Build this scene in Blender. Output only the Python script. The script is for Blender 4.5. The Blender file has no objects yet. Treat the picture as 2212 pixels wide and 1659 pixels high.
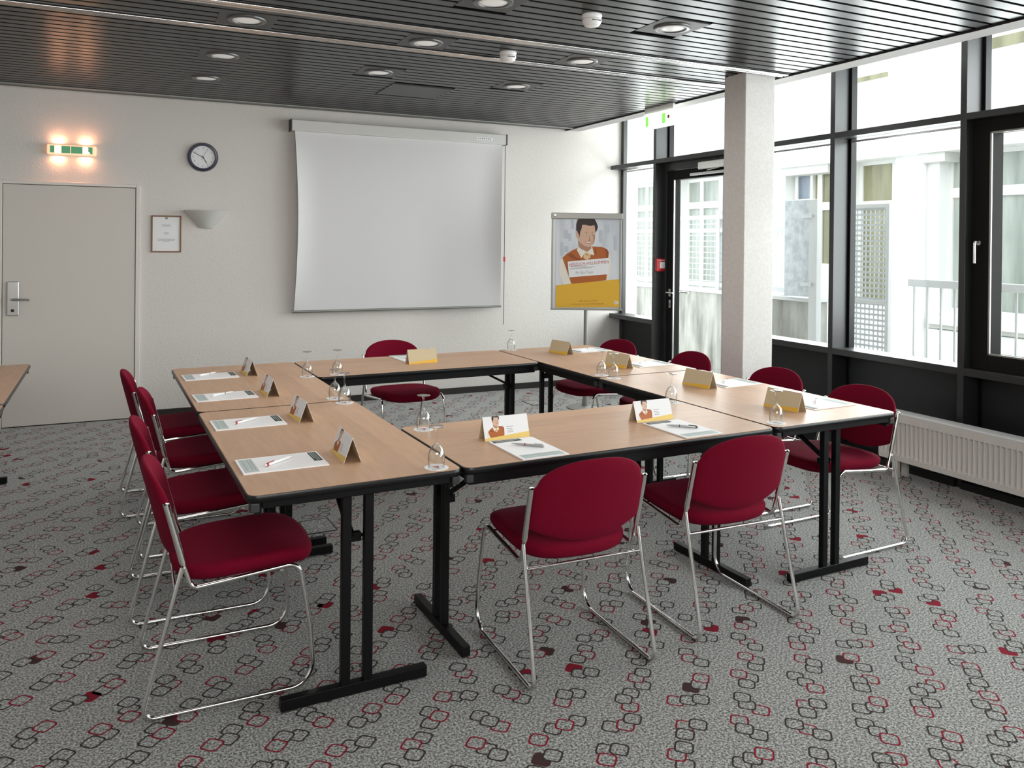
import bpy, math, random
from mathutils import Vector, Matrix
import numpy as np

random.seed(7)
SC = bpy.context.scene
COL = SC.collection
PI = math.pi

# ------------------------------------------------------------------ room numbers (metres)
B = 7.6775          # back wall plane (y)
H = 2.7743          # ceiling underside
XD = 4.294          # right edge of the slatted ceiling
W = 4.86            # inner face of the window wall mullions (x)
WG = 5.04           # glass plane
TH = 0.03255        # the tables stand turned by this against the room
TZ = 0.74           # table height
XL, YR = -3.3, -3.2 # left and rear walls


def TW(u, v, z=TZ):
    c, s = math.cos(TH), math.sin(TH)
    return Vector((c * u - s * v, s * u + c * v, z))


# ------------------------------------------------------------------ materials
def mat(name, color=(.5, .5, .5), rough=.5, metal=0.0, spec=.5, sheen=0.0, emit=None, estr=0.0, coat=0.0):
    m = bpy.data.materials.new(name)
    m.use_nodes = True
    b = m.node_tree.nodes['Principled BSDF']
    b.inputs['Base Color'].default_value = (*color, 1)
    b.inputs['Roughness'].default_value = rough
    b.inputs['Metallic'].default_value = metal
    b.inputs['Specular IOR Level'].default_value = spec
    b.inputs['Sheen Weight'].default_value = sheen
    b.inputs['Coat Weight'].default_value = coat
    if emit:
        b.inputs['Emission Color'].default_value = (*emit, 1)
        b.inputs['Emission Strength'].default_value = estr
    return m


def nodes(m):
    nt = m.node_tree
    return nt, nt.nodes, nt.links, nt.nodes['Principled BSDF']


def add_noise(m, scale, c1, c2, detail=3, p=(.35, .65), stretch=(1, 1, 1), bump=0.0, bdist=.002, rough=.5):
    nt, N, L, b = nodes(m)
    tc = N.new('ShaderNodeTexCoord')
    mp = N.new('ShaderNodeMapping')
    mp.inputs['Scale'].default_value = stretch
    L.new(tc.outputs['Object'], mp.inputs['Vector'])
    n = N.new('ShaderNodeTexNoise')
    n.inputs['Scale'].default_value = scale
    n.inputs['Detail'].default_value = detail
    n.inputs['Roughness'].default_value = rough
    L.new(mp.outputs['Vector'], n.inputs['Vector'])
    r = N.new('ShaderNodeValToRGB')
    r.color_ramp.elements[0].position, r.color_ramp.elements[1].position = p
    r.color_ramp.elements[0].color = (*c1, 1)
    r.color_ramp.elements[1].color = (*c2, 1)
    L.new(n.outputs['Fac'], r.inputs['Fac'])
    L.new(r.outputs['Color'], b.inputs['Base Color'])
    if bump:
        bp = N.new('ShaderNodeBump')
        bp.inputs['Strength'].default_value = bump
        bp.inputs['Distance'].default_value = bdist
        L.new(n.outputs['Fac'], bp.inputs['Height'])
        L.new(bp.outputs['Normal'], b.inputs['Normal'])
    return m


M = {}
M['wall'] = mat('woodchip_paint', (.72, .69, .655), .85)
def wall_nodes(m):
    nt, N, L, b = nodes(m)
    tc = N.new('ShaderNodeTexCoord')
    n = N.new('ShaderNodeTexNoise'); n.inputs['Scale'].default_value = 70; n.inputs['Detail'].default_value = 2.5
    L.new(tc.outputs['Object'], n.inputs['Vector'])
    r = N.new('ShaderNodeValToRGB')
    r.color_ramp.elements[0].position, r.color_ramp.elements[1].position = .46, .66
    L.new(n.outputs['Fac'], r.inputs['Fac'])
    bp = N.new('ShaderNodeBump'); bp.inputs['Strength'].default_value = .30; bp.inputs['Distance'].default_value = .003
    L.new(r.outputs['Color'], bp.inputs['Height'])
    L.new(bp.outputs['Normal'], b.inputs['Normal'])
wall_nodes(M['wall'])
M['plaster'] = mat('smooth_white_paint', (.74, .73, .70), .8)
M['pillar'] = add_noise(mat('pillar_plaster', (.74, .72, .70), .85), 60, (.68, .66, .64), (.74, .72, .70), bump=.35, bdist=.002)
M['carpet'] = add_noise(mat('grey_carpet', (.2, .2, .19), .95, spec=.1, sheen=.3), 125, (.048, .047, .042), (.49, .49, .467), detail=2.5, p=(.40, .64), bump=.3, bdist=.003, rough=.75)
M['carpet_dark'] = add_noise(mat('carpet_dark_line', (.05, .042, .038), .95, spec=.1), 400, (.020, .017, .016), (.062, .052, .047))
M['carpet_red'] = add_noise(mat('carpet_red_line', (.25, .02, .04), .95, spec=.1), 400, (.15, .008, .018), (.27, .018, .035))
M['carpet_brown'] = add_noise(mat('carpet_brown_fill', (.05, .025, .025), .95, spec=.1), 400, (.04, .02, .02), (.075, .042, .04))
M['slat'] = mat('dark_ceiling_metal', (.105, .107, .106), .30, metal=1)
M['slat'].node_tree.nodes['Principled BSDF'].inputs['Specular Tint'].default_value = (.8, .8, .8, 1)
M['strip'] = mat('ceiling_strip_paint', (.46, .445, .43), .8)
M['slat_back'] = mat('ceiling_void', (.004, .004, .004), .9, spec=.1)
M['lamp_panel'] = mat('dark_lamp_panel', (.045, .045, .043), .45)
M['dark_ring'] = mat('lamp_ring', (.10, .10, .10), .3, metal=.6)
M['lamp_glass'] = mat('lamp_lens', (.75, .75, .72), .25, emit=(1, .98, .93), estr=.14)
M['alu'] = mat('brushed_aluminium', (.62, .62, .62), .28, metal=1)
M['alu_dull'] = mat('satin_aluminium', (.33, .33, .31), .45, metal=.8)
M['chrome'] = mat('chrome', (.88, .87, .85), .09, metal=1)
M['chrome_soft'] = mat('polished_rail', (.85, .85, .85), .22, metal=1)
M['white_plastic'] = mat('white_plastic', (.90, .90, .89), .4)
M['door_paint'] = mat('door_paint', (.66, .615, .565), .5)
M['door_frame'] = mat('door_frame_paint', (.76, .72, .675), .5)
M['frame_dark'] = mat('anthracite_frame', (.024, .0255, .0265), .38, spec=.5)
M['panel_dark'] = mat('anthracite_panel', (.017, .019, .020), .42, spec=.32)
M['base_dark'] = mat('dark_skirting', (.018, .015, .014), .5)
M['black'] = mat('black_powder_coat', (.0025, .0025, .003), .45, spec=.22)
M['black_edge'] = mat('black_rubber_edge', (.004, .0045, .005), .32, spec=.35)
M['grey_cap'] = mat('grey_plastic_cap', (.026, .027, .029), .5)
M['matte_dark'] = mat('matte_dark_frame', (.012, .012, .0115), .75, spec=.12)
M['black_hole'] = mat('black_slot', (.01, .01, .01), .6)
M['red'] = mat('crimson_fabric', (.29, .0055, .03), .9, spec=.12, sheen=.06)
nt, N_, L_, b_ = nodes(M['red'])
b_.inputs['Sheen Tint'].default_value = (.9, .1, .25, 1)
add_noise(M['red'], 350, (.118, .0010, .0120), (.175, .0017, .0180), bump=.15, bdist=.0008)
M['pale_board'] = mat('pale_seat_board', (.6, .58, .54), .6)
M['paper'] = mat('white_paper', (.88, .88, .885), .7)
M['card_back'] = mat('cream_card_shaded', (.56, .46, .30), .7)  # cream darkened to carry the shade of the backlit right-hand cards
M['card_face'] = mat('white_card', (.82, .82, .83), .6)
M['yellow'] = mat('yellow_print', (.75, .43, .035), .6)
M['yellow_pale'] = mat('pale_yellow_print', (.80, .58, .16), .6)
M['ink'] = mat('dark_ink', (.02, .03, .03), .6)
M['ink_grey'] = mat('grey_ink', (.30, .31, .32), .6)
M['sage'] = mat('sage_print', (.48, .55, .53), .6)
M['red_print'] = mat('red_print', (.42, .03, .04), .6)
M['hair'] = mat('hair_print', (.022, .012, .010), .5)
M['hair2'] = mat('brown_print', (.07, .02, .008), .5)
M['skin'] = mat('skin_print', (.66, .42, .30), .5)
M['skin_dark'] = mat('skin_shade_print', (.42, .22, .14), .5)
M['lips'] = mat('lip_print', (.40, .12, .10), .5)
M['vest'] = mat('orange_print', (.42, .105, .012), .5)
M['vest_dark'] = mat('orange_shade_print', (.27, .06, .008), .5)
M['vest_pale'] = mat('pale_orange_print', (.55, .22, .06), .6)
M['shirt'] = mat('cream_print', (.80, .76, .66), .5)
M['tie'] = mat('tie_print', (.72, .52, .30), .5)
M['poster_bg'] = add_noise(mat('poster_backdrop', (.6, .64, .7), .3), 3.0, (.50, .54, .60), (.68, .71, .75), detail=1, stretch=(3, 1, .6))
M['poster_blue'] = mat('poster_blur', (.45, .50, .57), .3)
M['clock_rim'] = mat('navy_rim', (.012, .016, .045), .25)
M['clock_face'] = mat('clock_face', (.80, .80, .83), .35)
M['wood_frame'] = mat('brown_wood_frame', (.22, .10, .05), .5)
M['lamp_shade'] = mat('white_ceramic_shade', (.62, .63, .60), .5)
M['screen'] = mat('projection_fabric', (.70, .69, .695), .8)
M['screen_case'] = mat('screen_case', (.66, .65, .63), .5)
M['screen_edge'] = mat('screen_shaded_edge', (.60, .60, .58), .7)
M['sign_green'] = mat('green_sign', (.06, .25, .12), .4, emit=(.10, .36, .17), estr=.3)
M['sign_glow'] = mat('glowing_sign', (.9, .8, .6), .4, emit=(1, .86, .45), estr=2.2)
M['sign_body'] = mat('warm_sign_body', (.8, .6, .45), .4, emit=(1, .48, .26), estr=.75)
M['sign_white'] = mat('lit_white_sign', (.9, .9, .9), .4, emit=(.93, 1, .85), estr=3.0)
M['sign_lit_green'] = mat('lit_green_sign', (.1, .7, .1), .4, emit=(.22, 1, .10), estr=.95)
M['orange_dot'] = mat('orange_dot', (.6, .2, .12), .5)
M['alarm_red'] = mat('alarm_red', (.55, .01, .015), .35)
M['radiator'] = mat('radiator_enamel', (.66, .64, .60), .35)
M['rad_top'] = mat('radiator_grille', (.72, .72, .72), .4)
M['grill_dark'] = mat('grille_dark', (.08, .08, .08), .6)
M['galv'] = add_noise(mat('galvanised_steel', (.5, .53, .56), .45, metal=.5), 14, (.42, .46, .50), (.60, .63, .66), detail=5)
M['galv_light'] = mat('pale_galvanised_steel', (.70, .73, .76), .45, metal=.3)
M['white_steel'] = mat('white_painted_steel', (.80, .81, .82), .45)
M['concrete'] = add_noise(mat('stained_concrete', (.5, .5, .47), .9), 2.2, (.24, .24, .215), (.60, .60, .56), detail=7, stretch=(1, 2.5, .45), rough=.65)
M['facade'] = mat('white_facade', (.84, .84, .83), .8)
M['facade_frame'] = mat('white_window_frame', (.82, .82, .80), .5)
M['facade_shade'] = mat('grey_render_and_shade', (.62, .62, .60), .8)
M['ground'] = add_noise(mat('pale_paving', (.6, .6, .58), .9), 3, (.55, .55, .52), (.68, .68, .66), detail=4)
M['leaf'] = add_noise(mat('hedge_seen_through', (.2, .25, .08), .8), 8, (.08, .12, .03), (.35, .38, .16), detail=4)


def facade_glass(name, c1, c2):
    m = mat(name, c1, .12, spec=.5)
    return add_noise(m, 1.6, c1, c2, detail=3, stretch=(1, 3, .4))
M['glass_green'] = facade_glass('grey_green_pane', (.26, .29, .26), (.44, .48, .44))
M['glass_gold'] = facade_glass('olive_pane', (.17, .165, .09), (.30, .285, .17))
M['glass_blue'] = facade_glass('blue_grey_pane', (.10, .13, .18), (.24, .28, .34))


def wood(name):
    m = mat(name, (.5, .3, .2), .42, spec=.35)
    nt, N, L, b = nodes(m)
    tc = N.new('ShaderNodeTexCoord')
    mp = N.new('ShaderNodeMapping'); mp.inputs['Scale'].default_value = (9, 1.1, 1)
    L.new(tc.outputs['Object'], mp.inputs['Vector'])
    n = N.new('ShaderNodeTexNoise'); n.inputs['Scale'].default_value = 5; n.inputs['Detail'].default_value = 6
    n.inputs['Distortion'].default_value = .6
    L.new(mp.outputs['Vector'], n.inputs['Vector'])
    r = N.new('ShaderNodeValToRGB')
    r.color_ramp.elements[0].position, r.color_ramp.elements[1].position = .3, .72
    r.color_ramp.elements[0].color = (.50, .305, .192, 1)
    r.color_ramp.elements[1].color = (.58, .368, .236, 1)
    L.new(n.outputs['Fac'], r.inputs['Fac'])
    # broad strips of veneer
    sx = N.new('ShaderNodeSeparateXYZ'); L.new(tc.outputs['Object'], sx.inputs[0])
    mu = N.new('ShaderNodeMath'); mu.operation = 'MULTIPLY'; mu.inputs[1].default_value = 8.5
    L.new(sx.outputs['X'], mu.inputs[0])
    fl = N.new('ShaderNodeMath'); fl.operation = 'FLOOR'; L.new(mu.outputs[0], fl.inputs[0])
    wn = N.new('ShaderNodeTexWhiteNoise'); wn.noise_dimensions = '1D'; L.new(fl.outputs[0], wn.inputs['W'])
    mr = N.new('ShaderNodeMapRange'); mr.inputs['To Min'].default_value = .93; mr.inputs['To Max'].default_value = 1.06
    L.new(wn.outputs['Value'], mr.inputs['Value'])
    vm = N.new('ShaderNodeVectorMath'); vm.operation = 'SCALE'
    L.new(r.outputs['Color'], vm.inputs[0]); L.new(mr.outputs['Result'], vm.inputs['Scale'])
    L.new(vm.outputs['Vector'], b.inputs['Base Color'])
    return m
M['wood'] = wood('beech_laminate')


def pane_glass():
    m = bpy.data.materials.new('window_glass'); m.use_nodes = True
    nt = m.node_tree; N, L = nt.nodes, nt.links
    N.clear()
    out = N.new('ShaderNodeOutputMaterial')
    tr = N.new('ShaderNodeBsdfTransparent'); tr.inputs['Color'].default_value = (.96, .98, .97, 1)
    gl = N.new('ShaderNodeBsdfGlossy'); gl.inputs['Roughness'].default_value = .0
    lw = N.new('ShaderNodeLayerWeight'); lw.inputs['Blend'].default_value = .5
    pw = N.new('ShaderNodeMath'); pw.operation = 'POWER'; pw.inputs[1].default_value = 4.5
    L.new(lw.outputs['Facing'], pw.inputs[0])
    fr = N.new('ShaderNodeMath'); fr.operation = 'MULTIPLY_ADD'; fr.inputs[1].default_value = .9; fr.inputs[2].default_value = .025
    L.new(pw.outputs[0], fr.inputs[0])
    mx = N.new('ShaderNodeMixShader')
    L.new(fr.outputs[0], mx.inputs[0]); L.new(tr.outputs[0], mx.inputs[1]); L.new(gl.outputs[0], mx.inputs[2])
    L.new(mx.outputs[0], out.inputs['Surface'])
    return m
M['pane'] = pane_glass()


def goblet_glass():
    """thin blown glass: clear face-on, bright reflections and a darker line towards the rim"""
    m = bpy.data.materials.new('goblet_glass'); m.use_nodes = True
    nt = m.node_tree; N, L = nt.nodes, nt.links
    N.clear()
    out = N.new('ShaderNodeOutputMaterial')
    lw = N.new('ShaderNodeLayerWeight'); lw.inputs['Blend'].default_value = .5
    cr = N.new('ShaderNodeValToRGB')
    cr.color_ramp.elements[0].position, cr.color_ramp.elements[1].position = .45, .97
    cr.color_ramp.elements[0].color = (.985, .99, .985, 1); cr.color_ramp.elements[1].color = (.42, .43, .42, 1)
    L.new(lw.outputs['Facing'], cr.inputs['Fac'])
    tr = N.new('ShaderNodeBsdfTransparent'); L.new(cr.outputs['Color'], tr.inputs['Color'])
    gl = N.new('ShaderNodeBsdfGlossy'); gl.inputs['Roughness'].default_value = .02
    pw = N.new('ShaderNodeMath'); pw.operation = 'POWER'; pw.inputs[1].default_value = 2.6
    L.new(lw.outputs['Facing'], pw.inputs[0])
    fr = N.new('ShaderNodeMath'); fr.operation = 'MULTIPLY_ADD'; fr.inputs[1].default_value = .8; fr.inputs[2].default_value = .06
    L.new(pw.outputs[0], fr.inputs[0])
    mx = N.new('ShaderNodeMixShader')
    L.new(fr.outputs[0], mx.inputs[0]); L.new(tr.outputs[0], mx.inputs[1]); L.new(gl.outputs[0], mx.inputs[2])
    L.new(mx.outputs[0], out.inputs['Surface'])
    return m
M['goblet'] = goblet_glass()


# ------------------------------------------------------------------ mesh builder
class MB:
    def __init__(s):
        s.v, s.f, s.m = [], [], []

    def add(s, verts, faces, mi=0):
        o = len(s.v)
        s.v += [tuple(p) for p in verts]
        for f in faces:
            s.f.append(tuple(i + o for i in f)); s.m.append(mi)
        return s

    def box(s, x0, x1, y0, y1, z0, z1, mi=0, xf=None):
        P = [(x0, y0, z0), (x1, y0, z0), (x1, y1, z0), (x0, y1, z0), (x0, y0, z1), (x1, y0, z1), (x1, y1, z1), (x0, y1, z1)]
        if xf: P = [xf(Vector(p)) for p in P]
        return s.add(P, [(0, 3, 2, 1), (4, 5, 6, 7), (0, 1, 5, 4), (1, 2, 6, 5), (2, 3, 7, 6), (3, 0, 4, 7)], mi)

    def bar(s, a, b, w, h, up=(0, 0, 1), mi=0):
        a, b = Vector(a), Vector(b); d = (b - a).normalized(); u = Vector(up)
        r = d.cross(u)
        if r.length < 1e-4: r = d.cross(Vector((1, 0, 0)))
        r.normalize(); u = r.cross(d).normalized()
        P = []
        for q in (a, b):
            for (i, j) in ((-1, -1), (1, -1), (1, 1), (-1, 1)):
                P.append(q + r * (i * w / 2) + u * (j * h / 2))
        return s.add(P, [(0, 1, 2, 3), (7, 6, 5, 4), (0, 4, 5, 1), (1, 5, 6, 2), (2, 6, 7, 3), (3, 7, 4, 0)], mi)

    def tube(s, pts, r, seg=10, closed=False, mi=0):
        pts = [Vector(p) for p in pts]; n = len(pts)
        T = []
        for i in range(n):
            if closed: t = pts[(i + 1) % n] - pts[i - 1]
            else: t = pts[min(i + 1, n - 1)] - pts[max(i - 1, 0)]
            T.append(t.normalized())
        ref = Vector((0, 0, 1)) if abs(T[0].z) < .9 else Vector((1, 0, 0))
        nr = T[0].cross(ref).normalized()
        V, F = [], []
        for i in range(n):
            nr = (nr - T[i] * nr.dot(T[i])).normalized(); bi = T[i].cross(nr)
            rr = r[i] if isinstance(r, (list, tuple)) else r
            for k in range(seg):
                a = 2 * PI * k / seg
                V.append(pts[i] + nr * (math.cos(a) * rr) + bi * (math.sin(a) * rr))
        for i in range(n if closed else n - 1):
            j = (i + 1) % n
            for k in range(seg):
                l = (k + 1) % seg
                F.append((i * seg + k, i * seg + l, j * seg + l, j * seg + k))
        if not closed:
            F.append(tuple(range(seg - 1, -1, -1))); F.append(tuple((n - 1) * seg + k for k in range(seg)))
        return s.add(V, F, mi)

    def lathe(s, prof, seg=32, cx=0, cy=0, cz=0, mi=0, sx=1, axis='z', ang=(0, 2 * PI)):
        V, F = [], []
        full = abs(ang[1] - ang[0] - 2 * PI) < 1e-6
        cnt = seg if full else seg + 1
        for (r, z) in prof:
            for k in range(cnt):
                a = ang[0] + (ang[1] - ang[0]) * k / seg
                p = (r * math.cos(a), r * math.sin(a), z)
                if axis == 'y': p = (p[0], -p[2], p[1])      # axis points to -y
                if axis == 'x': p = (-p[2], p[0], p[1])      # axis points to -x
                V.append((cx + p[0], cy + p[1], cz + p[2]))
        for i in range(len(prof) - 1):
            for k in range(cnt if full else seg):
                l = (k + 1) % cnt
                F.append((i * cnt + k, i * cnt + l, (i + 1) * cnt + l, (i + 1) * cnt + k))
        return s.add(V, F, mi)

    def disc(s, c, r, n=(0, 0, 1), seg=32, mi=0, ry=None):
        z = Vector(n).normalized(); x = z.orthogonal().normalized()
        if abs(z.z) < .5: x = Vector((0, 0, 1)).cross(z).normalized()
        y = z.cross(x)
        V = [Vector(c) + x * (r * math.cos(2 * PI * k / seg)) + y * ((ry or r) * math.sin(2 * PI * k / seg)) for k in range(seg)]
        return s.add(V, [tuple(range(seg))], mi)

    def prism(s, out, z0, z1, mi=0):
        n = len(out)
        V = [(x, y, z0) for x, y in out] + [(x, y, z1) for x, y in out]
        F = [tuple(range(n - 1, -1, -1)), tuple(range(n, 2 * n))] + [(i, (i + 1) % n, n + (i + 1) % n, n + i) for i in range(n)]
        return s.add(V, F, mi)

    def build(s, name, mats, parent=None, smooth=None, bevel=0, bseg=2, loc=None, rotz=0):
        me = bpy.data.meshes.new(name)
        me.from_pydata(s.v, [], s.f)
        if not isinstance(mats, (list, tuple)): mats = [mats]
        for m in mats: me.materials.append(m)
        me.polygons.foreach_set('material_index', s.m)
        me.update()
        if smooth is not None:
            me.polygons.foreach_set('use_smooth', [True] * len(me.polygons))
            me.set_sharp_from_angle(angle=math.radians(smooth))
        o = bpy.data.objects.new(name, me)
        COL.objects.link(o)
        if parent: o.parent = parent
        if loc is not None: o.location = loc
        o.rotation_euler.z = rotz
        if bevel:
            bm = o.modifiers.new('bevel', 'BEVEL'); bm.width = bevel; bm.segments = bseg; bm.limit_method = 'ANGLE'
            bm.angle_limit = math.radians(40); bm.harden_normals = True
        return o


def fillet(pts, rads, seg=7):
    """polyline with rounded corners; rads per point (0 = sharp)"""
    pts = [Vector(p) for p in pts]; out = [pts[0]]
    for i in range(1, len(pts) - 1):
        r = rads[i]
        a, p, b = pts[i - 1], pts[i], pts[i + 1]
        u, v = (a - p).normalized(), (b - p).normalized()
        ang = u.angle(v)
        if r <= 0 or ang > PI - .02: out.append(p); continue
        d = min(r / math.tan(ang / 2), (a - p).length * .49, (b - p).length * .49)
        rr = d * math.tan(ang / 2)
        c = p + (u + v).normalized() * (rr / math.sin(ang / 2))
        s0, s1 = (p + u * d) - c, (p + v * d) - c
        tot = s0.angle(s1); ax = s0.cross(s1).normalized()
        for k in range(seg + 1):
            out.append(c + Matrix.Rotation(tot * k / seg, 3, ax) @ s0)
    out.append(pts[-1])
    return out


def rrect(w, h, r, seg=5, cx=0, cy=0):
    o = []
    for (sx, sy, a0) in ((1, 1, 0), (-1, 1, PI / 2), (-1, -1, PI), (1, -1, 1.5 * PI)):
        for k in range(seg + 1):
            a = a0 + PI / 2 * k / seg
            o.append((cx + sx * (w / 2 - r) + r * math.cos(a), cy + sy * (h / 2 - r) + r * math.sin(a)))
    return o


_txt = {}
def text_geo(body, size=1.0, shear=0.0, align='CENTER'):
    key = (body, shear, align)
    if key not in _txt:
        cu = bpy.data.curves.new('lettering', 'FONT'); cu.body = body; cu.size = 1; cu.shear = shear
        cu.align_x = align; cu.align_y = 'CENTER'; cu.resolution_u = 3
        ob = bpy.data.objects.new('lettering', cu); COL.objects.link(ob)
        bpy.context.view_layer.update()
        me = bpy.data.meshes.new_from_object(ob.evaluated_get(bpy.context.evaluated_depsgraph_get()))
        _txt[key] = ([tuple(v.co) for v in me.vertices], [tuple(p.vertices) for p in me.polygons])
        bpy.data.objects.remove(ob); bpy.data.meshes.remove(me); bpy.data.curves.remove(cu)
    V, F = _txt[key]
    return [(x * size, y * size) for x, y, z in V], F


# ------------------------------------------------------------------ things, parts, structure
def tag(o, label, cat, group=None, kind=None):
    o['label'] = label; o['category'] = cat
    if group: o['group'] = group
    if kind: o['kind'] = kind
    return o


def thing(name, label, cat, loc=(0, 0, 0), rotz=0.0, group=None):
    o = bpy.data.objects.new(name, None); COL.objects.link(o)
    o.empty_display_size = .1
    o.location = loc; o.rotation_euler = (0, 0, rotz)
    return tag(o, label, cat, group)


def struct(o, label=None):
    o['kind'] = 'structure'
    if label: o['label'] = label
    return o


def sempty(name, label=None):
    o = bpy.data.objects.new(name, None); COL.objects.link(o); o.empty_display_size = .1
    return struct(o, label)


def children(o):
    return [c for c in COL.objects if c.parent == o]


def dup(root, loc, rotz, label, group=None, _kids={}):
    if root.name not in _kids:
        _kids[root.name] = [(c, children(c)) for c in children(root)]
    r = root.copy(); COL.objects.link(r); r.location = loc; r.rotation_euler = (0, 0, rotz)
    r['label'] = label
    if group: r['group'] = group
    for ch, gs in _kids[root.name]:
        c = ch.copy(); COL.objects.link(c); c.parent = r
        for g in gs:
            d = g.copy(); COL.objects.link(d); d.parent = c
    return r


# =================================================================== ROOM SHELL
# ---- floor: plain carpet with the woven chain motif as part of the same mesh
def carpet():
    mb = MB()
    mb.add([(XL, YR, 0), (WG, YR, 0), (WG, B + .1, 0), (XL, B + .1, 0)], [(0, 1, 2, 3)], 0)
    V, F, MI = [], [], []
    ph = -math.radians(42)
    ex, ey = Vector((math.cos(ph), math.sin(ph))), Vector((-math.sin(ph), math.cos(ph)))
    rnd = random.Random(11)
    base = rrect(1, 1, .25, 3)
    inn = rrect(.805, .805, .20, 3)
    n = len(base)

    def square(cx, cy, sw, sh, z, col, fill=False):
        o = len(V)
        for (x, y) in base:
            p = ex * (cx + x * sw) + ey * (cy + y * sh); V.append((p.x, p.y, z))
        if fill:
            F.append(tuple(range(o, o + n))); MI.append(col); return
        for (x, y) in inn:
            p = ex * (cx + x * sw) + ey * (cy + y * sh); V.append((p.x, p.y, z))
        for k in range(n):
            l = (k + 1) % n
            F.append((o + k, o + l, o + n + l, o + n + k)); MI.append(col)
        F.append(tuple(range(o + n, o + 2 * n))); MI.append(0)

    px, py = .196, .150
    lay = [((.0, .0), (.040, .014), (.012, -.046)), ((.0, .0), (.044, -.020), (-.016, .042)), ((.0, .0), (-.034, .034), (.030, -.032)),
           ((.0, .0), (.018, .044), (.028, -.040)), ((.0, .0), (-.042, -.016), (.040, .018)), ((.0, .0), (.040, .020), (.004, -.046))]
    cen = [(-sum(q[0] for q in L) / 3, -sum(q[1] for q in L) / 3) for L in lay]
    for i in range(-32, 32):
        for j in range(-10, 70):
            u = i * px + rnd.uniform(-.012, .012) + (j % 2) * .02
            v = j * py + (i % 3) * .05 + rnd.uniform(-.012, .012)
            p = ex * u + ey * v
            order = rnd.sample(range(3), 3); li = rnd.randrange(len(lay))
            flip = rnd.choice((1, -1)); red = rnd.randrange(3); fl = rnd.random() < .14; flc = 2 if rnd.random() < .62 else 3
            fo = (rnd.choice((-1, 1)) * .026, rnd.choice((-1, 1)) * .028)
            if not (-1.75 < p.x < 4.84 and .6 < p.y < B - .05): continue
            L = lay[li]
            for lev, k in enumerate(order):
                dx, dy = L[k][0] + cen[li][0], L[k][1] + cen[li][1]
                c = 2 if k == red else 1
                z = .00012 + .00014 * lev
                if lev == 0 and fl:
                    bx, by = L[order[1]][0] + cen[li][0], L[order[1]][1] + cen[li][1]
                    square(u + (bx + fo[0]) * flip, v + by + fo[1], .060, .060, z, flc, True)
                else: square(u + dx * flip, v + dy, .060, .060, z, 1 if (fl and c == 2 and flc == 2) else c)
    o = len(mb.v)
    mb.v += V
    mb.f += [tuple(q + o for q in f) for f in F]; mb.m += MI
    return mb.build('floor', [M['carpet'], M['carpet_dark'], M['carpet_red'], M['carpet_brown']])
struct(carpet(), 'grey carpet with red and dark rounded-square chain pattern')

# ---- walls
mb = MB(); mb.box(XL - .15, WG + .2, B, B + .2, -.05, 3.3)
struct(mb.build('wall_back', M['wall']), 'white woodchip wall behind the screen')
mb = MB(); mb.box(XL - .15, XL, YR, B, -.05, 3.3)
struct(mb.build('wall_left', M['wall']))
mb = MB(); mb.box(XL - .15, WG + .2, YR - .15, YR, -.05, 3.3)
struct(mb.build('wall_rear', M['wall']))

mb = MB(); mb.box(.115, W, B - .012, B, 0, .062); mb.box(XL, -.945, B - .012, B, 0, .062)
struct(mb.build('baseboard_back', M['base_dark']), 'dark skirting along the back wall')

# ---- slatted ceiling (one mesh: slats and the dark void above them)
SP = .0978
LAMPS = [(1.675, 3.762), (2.775, 3.745), (.597, 4.70), (1.655, 4.722), (2.757, 4.708), (.575, 5.690), (1.645, 5.712), (2.749, 5.705), (.54, 6.545)]
PH = .152          # half size of the square lamp panels
HATCH = (1.86, 2.365, 6.07, 6.545)
RAILS = [4.413, 4.925]
mb = MB()
y = 2.782 - SP * 60
while y < B - .02:
    y0, y1 = y + .0115, y + SP - .0115
    cuts = []
    for (lx, ly) in LAMPS:
        if y1 > ly - PH + .02 and y0 < ly + PH - .02: cuts.append((lx - PH, lx + PH))
    if y1 > HATCH[2] + .02 and y0 < HATCH[3] - .02: cuts.append((HATCH[0], HATCH[1]))
    xs = XL
    if y1 <= B:
        for (a, b) in sorted(cuts):
            mb.box(xs, a, y0, y1, H, H + .012); xs = b
        mb.box(xs, XD, y0, y1, H, H + .012)
    y += SP
mb.box(XL, XD, YR, B, H + .05, H + .06, 1)
struct(mb.build('ceiling', [M['slat'], M['slat_back']]), 'dark slatted metal ceiling')
mb = MB(); mb.box(XL - .15, WG + .5, YR - .15, B + .2, 3.3, 3.45)
mb.box(4.475, WG + .2, YR, B, 3.12, 3.16)
struct(mb.build('ceiling_slab', M['plaster']), 'white pocket above the windows')
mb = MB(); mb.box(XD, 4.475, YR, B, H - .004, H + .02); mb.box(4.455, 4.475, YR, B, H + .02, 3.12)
mb.box(XD - .004, XD + .004, YR, B, H - .012, H + .03, 1)
struct(mb.build('trim_ceiling', [M['strip'], M['base_dark']]), 'white strip between slatted ceiling and windows')

# ---- pillar
mb = MB(); mb.box(3.958, 4.235, 4.474, 4.70, 0, H + .05)
struct(mb.build('pillar', M['pillar'], bevel=.008), 'square white plastered pillar in front of the glass door')

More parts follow.
